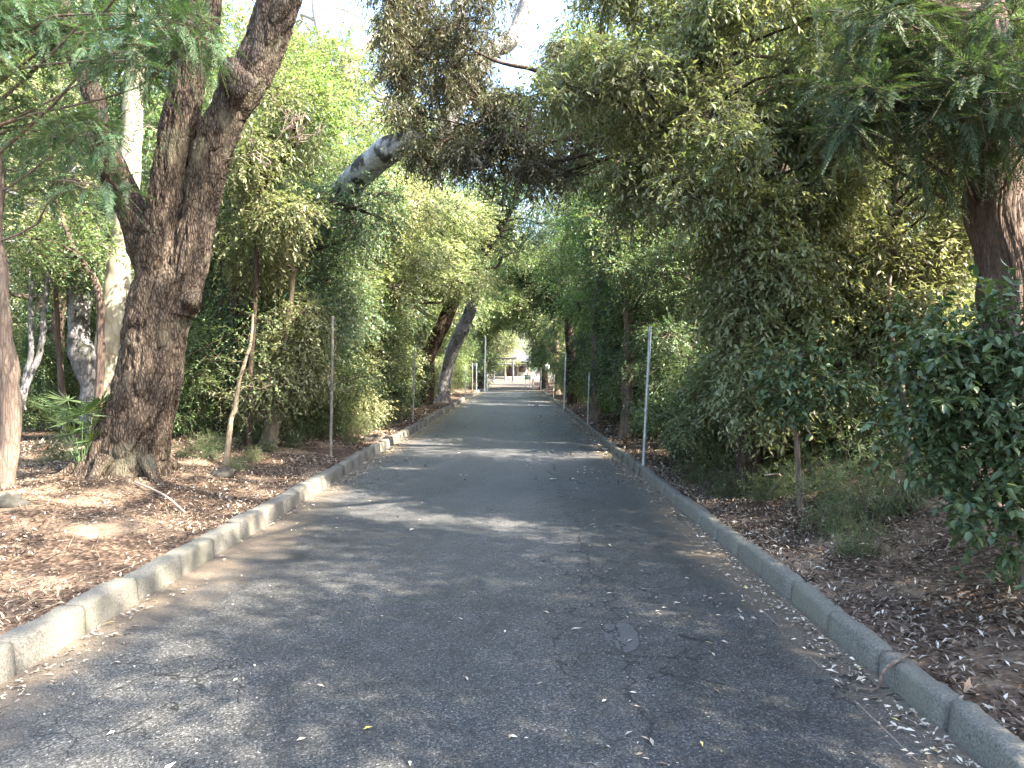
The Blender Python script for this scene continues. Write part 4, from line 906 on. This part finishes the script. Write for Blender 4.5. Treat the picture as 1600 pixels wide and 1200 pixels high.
MB().box(((xa + xb) / 2, YG, (ztop + zn) / 2 - .03), (.16, .10, ztop - zn - .28)).build('centre_strut', M['gatewood'], o, False, b)
# worship hall
YH = 130.0; zg = float(ground_z(-1.2, YH)); hc = (798 - CX) / FPX * YH
M['tile'] = plain('grey_roof_tiles', (.09, .09, .12), .6, .0, 30, .25, .4); M['plaster'] = plain('white_plaster', (.22, .21, .19), .8, 0, 3, .1); M['hallwood'] = plain('dark_hall_wood', (.07, .045, .03), .7, 0, 9, .3)
b = np.array([hc, YH, zg]); o = thing('shrine_hall', 'low hall with broad curved grey roof beyond the shrine gate', 'building', b)
W2, D2 = 3.1, 2.4
MB().box((hc, YH, zg + .2), (W2 * 2 + .8, D2 * 2 + .8, .5)).build('stone_platform', M['kerb'], o, False, b)
MB().box((hc, YH + .6, zg + 1.55), (W2 * 2, D2 * 2 - 1.2, 2.2)).build('wall', M['plaster'], o, False, b)
for x_ in (-3.0, -1.1, 1.1, 3.0):
    m_ = MB(); tube(m_, [(hc + x_, YH - D2, zg + .45), (hc + x_, YH - D2, zg + 1.6), (hc + x_, YH - D2, zg + 2.75)], [.12, .12, .12], 12, .5); m_.build('column', M['hallwood'], o, True, b)
MB().box((hc, YH - D2, zg + 2.82), (W2 * 2 + .4, .2, .2)).build('lintel', M['hallwood'], o, False, b)
d_ = MB().box((hc, YH + .6 - D2 + .56, zg + 1.4), (1.9, .08, 1.9)).build('door', M['hallwood'], o, False, b)
for x_ in (-2.05, 2.05):
    wn_ = MB(); wn_.box((hc + x_, YH + .6 - D2 + .56, zg + 1.7), (1.1, .08, 1.0)); wn_.build('window', M['hallwood'], o, False, b)
MB().box((hc, YH - D2 - .9, zg + .08), (2.6, .9, .22)).build('step', M['kerb'], o, False, b)
m_ = MB(); n = 13; V = []; ts = np.linspace(0, 1, n)      # curved roof: eaves swept up at the corners
for k_, t_ in enumerate(ts):
    zz = zg + 3.0 + 2.3 * t_ ** 1.45; hx = (W2 + 1.2) * (1 - t_) + 1.9 * t_; hy = (D2 + 1.3) * (1 - t_) + .05 * t_
    for q in range(40):
        s_ = q / 40 * 4; sd_ = int(s_); f_ = (s_ - sd_) * 2 - 1; up_ = .35 * abs(f_) ** 3 * (1 - t_) ** 2
        x_, y_ = [(f_ * hx, -hy), (hx, f_ * hy), (-f_ * hx, hy), (-hx, -f_ * hy)][sd_]
        V.append((hc + x_, YH + y_, zz + up_))
i = np.arange(n * 40).reshape(n, 40); j = np.roll(i, -1, 1)
m_.add(np.array(V), [np.stack([i[:-1], j[:-1], j[1:], i[1:]], -1).reshape(-1, 4), np.array([i[-1]]), np.array([i[0][::-1]])])
m_.build('roof', M['tile'], o, False, b)
MB().box((hc, YH, zg + 5.42), (4.1, .3, .3)).build('roof_ridge', M['tile'], o, False, b)
# stone lanterns flank nothing we cannot see; a low white fence stands on the plaza edge
# fan palm seedling by the gnarled tree
M['palm'] = leafmat('palm_leaf', [(.028, .065, .026), (.045, .095, .032), (.08, .13, .045)], .3, .45, .35, yel=(.11, .14, .05))
b = gp(128, 8.35); o = thing('fan_palm', 'young fan palm growing at the foot of the gnarled tree', 'plant', b); rg = np.random.default_rng(8)
for k_ in range(14):
    a = rg.uniform(0, 6.28); L_ = rg.uniform(.35, .85); tilt = rg.uniform(.15, .7)
    e = b + np.array([math.cos(a) * tilt * L_ + (-.12), math.sin(a) * tilt * L_ * .6, L_])
    m_ = MB(); tube(m_, [b, (b + e) / 2 + (0, 0, .06), e], [.006, .005, .004], 6, .1)
    fo = nrm(np.array([[math.cos(a) * .8, math.sin(a) * .5 - .35, -.15]]))[0]; upv = np.array([0, 0, 1.]); sd_ = nrm(np.cross(fo, upv)[None])[0]; up_ = np.cross(sd_, fo)
    n = 19; th = np.linspace(-1.9, 1.9, n); D = nrm(fo * np.cos(th)[:, None] * .55 + sd_ * np.sin(th)[:, None] + up_ * (np.cos(th)[:, None]) * .75 + rg.normal(0, .05, (n, 3)) - np.array([0, 0, .12]))
    V, F = leaf_geo(np.repeat(e[None], n, 0), D, nrm(np.cross(D, sd_) + .01), rg.uniform(.22, .34, n), np.full(n, .022), 'rhomb', .2)
    m_.add(V, F); m_.build('frond', M['palm'], o, False, b)
# stones at the verge
M['stone'] = plain('field_stone', (.05, .046, .038), .95, 0, 14, .5, .8)
for (u, Y, s_, lab) in ((18, 6.6, .11, 'rounded grey stone half buried near the edge trunk'), (345, 9.2, .11, 'mossy lump of stone on the bank before the gnarled tree roots'), (598, 14.9, .14, 'pale concrete lump lying against the sunny kerb')):
    b = gp(u, Y); n = 18; V = []
    if u == 598: b = np.array([XL - .40, Y, float(ground_z(XL - .40, Y))])
    th, ph = np.meshgrid(np.linspace(0, 2 * math.pi, n, endpoint=False), np.linspace(.05, math.pi - .05, 12))
    V = np.stack([np.cos(th) * np.sin(ph) * 1.3, np.sin(th) * np.sin(ph), np.cos(ph) * .85], -1); V = V * (1 + .38 * fbm(V * 1.6, int(u), 3)[..., None]) * s_
    i = np.arange(12 * n).reshape(12, n); j = np.roll(i, -1, 1)
    m_ = MB(); m_.add(V.reshape(-1, 3), [np.stack([i[:-1], i[1:], j[1:], j[:-1]], -1).reshape(-1, 4), np.array([i[0]]), np.array([i[-1][::-1]])])
    q = m_.build('stone', M['stone'], None, True); q.location = tuple(b); tag(q, lab, 'stone')
# dead stick on the shaded kerb
m_ = MB(); b = np.array([XR + .08, 3.62, .13])
tube(m_, [b + (.05, .05, .01), b + (.0, 0, .02), b + (-.10, -.02, -.035), b + (-.16, -.06, -.11), b + (-.25, -.03, -.118)], [.006, .010, .010, .008, .005], 8, .02, .001, 3)
tag(m_.build('fallen_stick', M['barkthin']), 'dead stick hanging over the shaded kerb onto the asphalt', 'stick')
def stick(pts, r, lab, mat='twigpale'):
    m_ = MB(); P_ = [np.array([x, y, float(ground_z(x, y)) + h]) for x, y, h in pts]; tube(m_, P_, [r, r, r * .8, r * .5][:len(P_)], 7, .05, .001, 4)
    tag(m_.build('fallen_stick', M[mat]), lab, 'stick')
stick([(-4.1, 8.0, .03), (-3.6, 7.6, .06), (-3.2, 7.2, .02)], .012, 'thin pale stick lying before the gnarled roots')
stick([(-6.9, 11.2, .05), (-6.2, 11.4, .12), (-5.6, 11.6, .05)], .03, 'bleached fallen branch lying behind the edge trunk')
stick([(2.65, 7.9, .02), (2.75, 7.7, .25), (2.55, 7.6, .33)], .010, 'pale forked dead twig standing on the shaded bank')
stick([(4.35, 8.2, 0), (4.36, 8.2, .3), (4.33, 8.2, .62)], .022, 'cut pale stub of a shrub under the dark glossy branches')

# ------------------------------------------------------------------ fallen leaves
rg = np.random.default_rng(12); n = 1500
x = np.where(rg.random(n) < .5, XR + .2 + rg.uniform(0, 5, n), XL - .25 - rg.uniform(0, 6, n)); y = rg.uniform(2.8, 13, n)
a = rg.uniform(0, 6.28, n); L_ = rg.uniform(.06, .32, n) * np.where(rg.random(n) < .1, 2, 1); A = np.stack([x, y, ground_z(x, y) + .02], -1); x2 = x + np.cos(a) * L_; y2 = y + np.sin(a) * L_
x2 = np.where(x > 0, np.maximum(x2, XR + .15), np.minimum(x2, XL - .19)); B_ = np.stack([x2, y2, ground_z(x2, y2) + rg.uniform(.01, .07, n)], -1)
V, F = prisms(A, B_, rg.uniform(.0015, .005, n), .0012)
tag(mesh_obj('twig_litter', V, F, M['barktan']), 'small dry twigs strewn through the leaf litter', kind='stuff')
def scatter(n, xf, yf, seed, size, lift, matn, name, label, sty_w=.42, curl=.35, road=False):
    rg = np.random.default_rng(seed); x = xf(rg, n); y = yf(rg, n)
    if callable(x): x = x(y)
    if not road:
        kp = fbm(np.stack([x * .8, y * .8, 0 * x], -1), 55, 3) + rg.normal(0, .25, n) > -.42; x, y, n = x[kp], y[kp], int(kp.sum())
    else:
        kp = fbm(np.stack([x * 1.6, y * 1.1, 0 * x], -1), 58, 3) + rg.normal(0, .3, n) + np.where((x > XR - .25) | (x < XL + .25), .5, 0) > -.05; x, y, n = x[kp], y[kp], int(kp.sum())
    z = ground_z(x, y) + lift * rg.random(n) + .004 if not road else .012 + lift * rg.random(n) + .0 * x
    a = rg.uniform(0, 6.283, n); size = size * np.where(rg.random(n) < .12, 1.6, 1) * np.where(rg.random(n) < .3, .6, 1); tl = rg.normal(0, .50 if not road else .12, n)
    D = np.stack([np.cos(a) * np.cos(tl), np.sin(a) * np.cos(tl), np.sin(tl)], -1)
    N = nrm(np.stack([rg.normal(0, curl, n), rg.normal(0, curl, n), np.ones(n)], -1)); L = size * rg.uniform(.55, 1.35, n)
    P = np.stack([x, y, z], -1) - D * L[:, None] * .5
    V, F = leaf_geo(P, D, N, L, L * sty_w * rg.uniform(.7, 1.2, n), 'rhomb', curl * 1.2)
    if road: V[:, 2] = np.maximum(V[:, 2], .009 + 0 * V[:, 2])
    o = mesh_obj(name, V, F, M[matn]); tag(o, label, kind='stuff'); return o
scatter(66000, lambda r, n: XR + .13 + np.abs(r.uniform(0, 5.4, n)), lambda r, n: 2.6 + 9.5 * r.random(n) ** 1.2, 1, .043, .035, 'deadleaf', 'leaf_litter', 'thick brown leaf litter over the shaded bank', sty_w=.30)
scatter(66000, lambda r, n: XL - .17 - r.uniform(0, 6.5, n), lambda r, n: 3.0 + 11 * r.random(n) ** 1.1, 2, .039, .022, 'deadleaf', 'leaf_litter', 'reddish brown leaf litter over the sunny bank', sty_w=.28)
scatter(26000, lambda r, n: np.where(r.random(n) < .5, XR + .13 + r.uniform(0, 4, n), XL - .17 - r.uniform(0, 6, n)), lambda r, n: r.uniform(11, 34, n), 6, .075, .03, 'deadleaf', 'leaf_litter', 'leaf litter stretching along both verges into the distance')
def xroad(r, n):
    m = r.random(n)
    return np.where(m < .30, XR - .015 - np.abs(r.normal(0, .10, n)), np.where(m < .62, XR - np.abs(r.normal(0, .75, n)), np.where(m < .80, XL + .02 + np.abs(r.normal(0, .12, n)), np.where(m < .93, XL + np.abs(r.normal(0, .6, n)), r.uniform(XL, XR, n))))) if 0 else np.where(m < .34, XR - .015 - np.abs(r.normal(0, .10, n)), np.where(m < .66, XR - np.abs(r.normal(0, .70, n)), np.where(m < .86, XL + .02 + np.abs(r.normal(0, .12, n)), np.where(m < .96, XL + np.abs(r.normal(0, .5, n)), r.uniform(XL, XR, n)))))
scatter(7500, xroad, lambda r, n: 2.6 + 20 * r.random(n) ** 1.25, 3, .035, .007, 'roadleaf', 'fallen_leaves', 'small pale dry leaves scattered over the asphalt', sty_w=.30, road=True, curl=.3)
scatter(7000, xroad, lambda r, n: r.uniform(10, 50, n), 4, .05, .006, 'roadleaf', 'fallen_leaves', 'dry leaves speckling the farther stretch of asphalt', road=True, curl=.3)
for k_ in list(PR):
    if k_ not in used:
        for q in list(PR[k_].children): bpy.data.objects.remove(q)
        bpy.data.objects.remove(PR[k_])
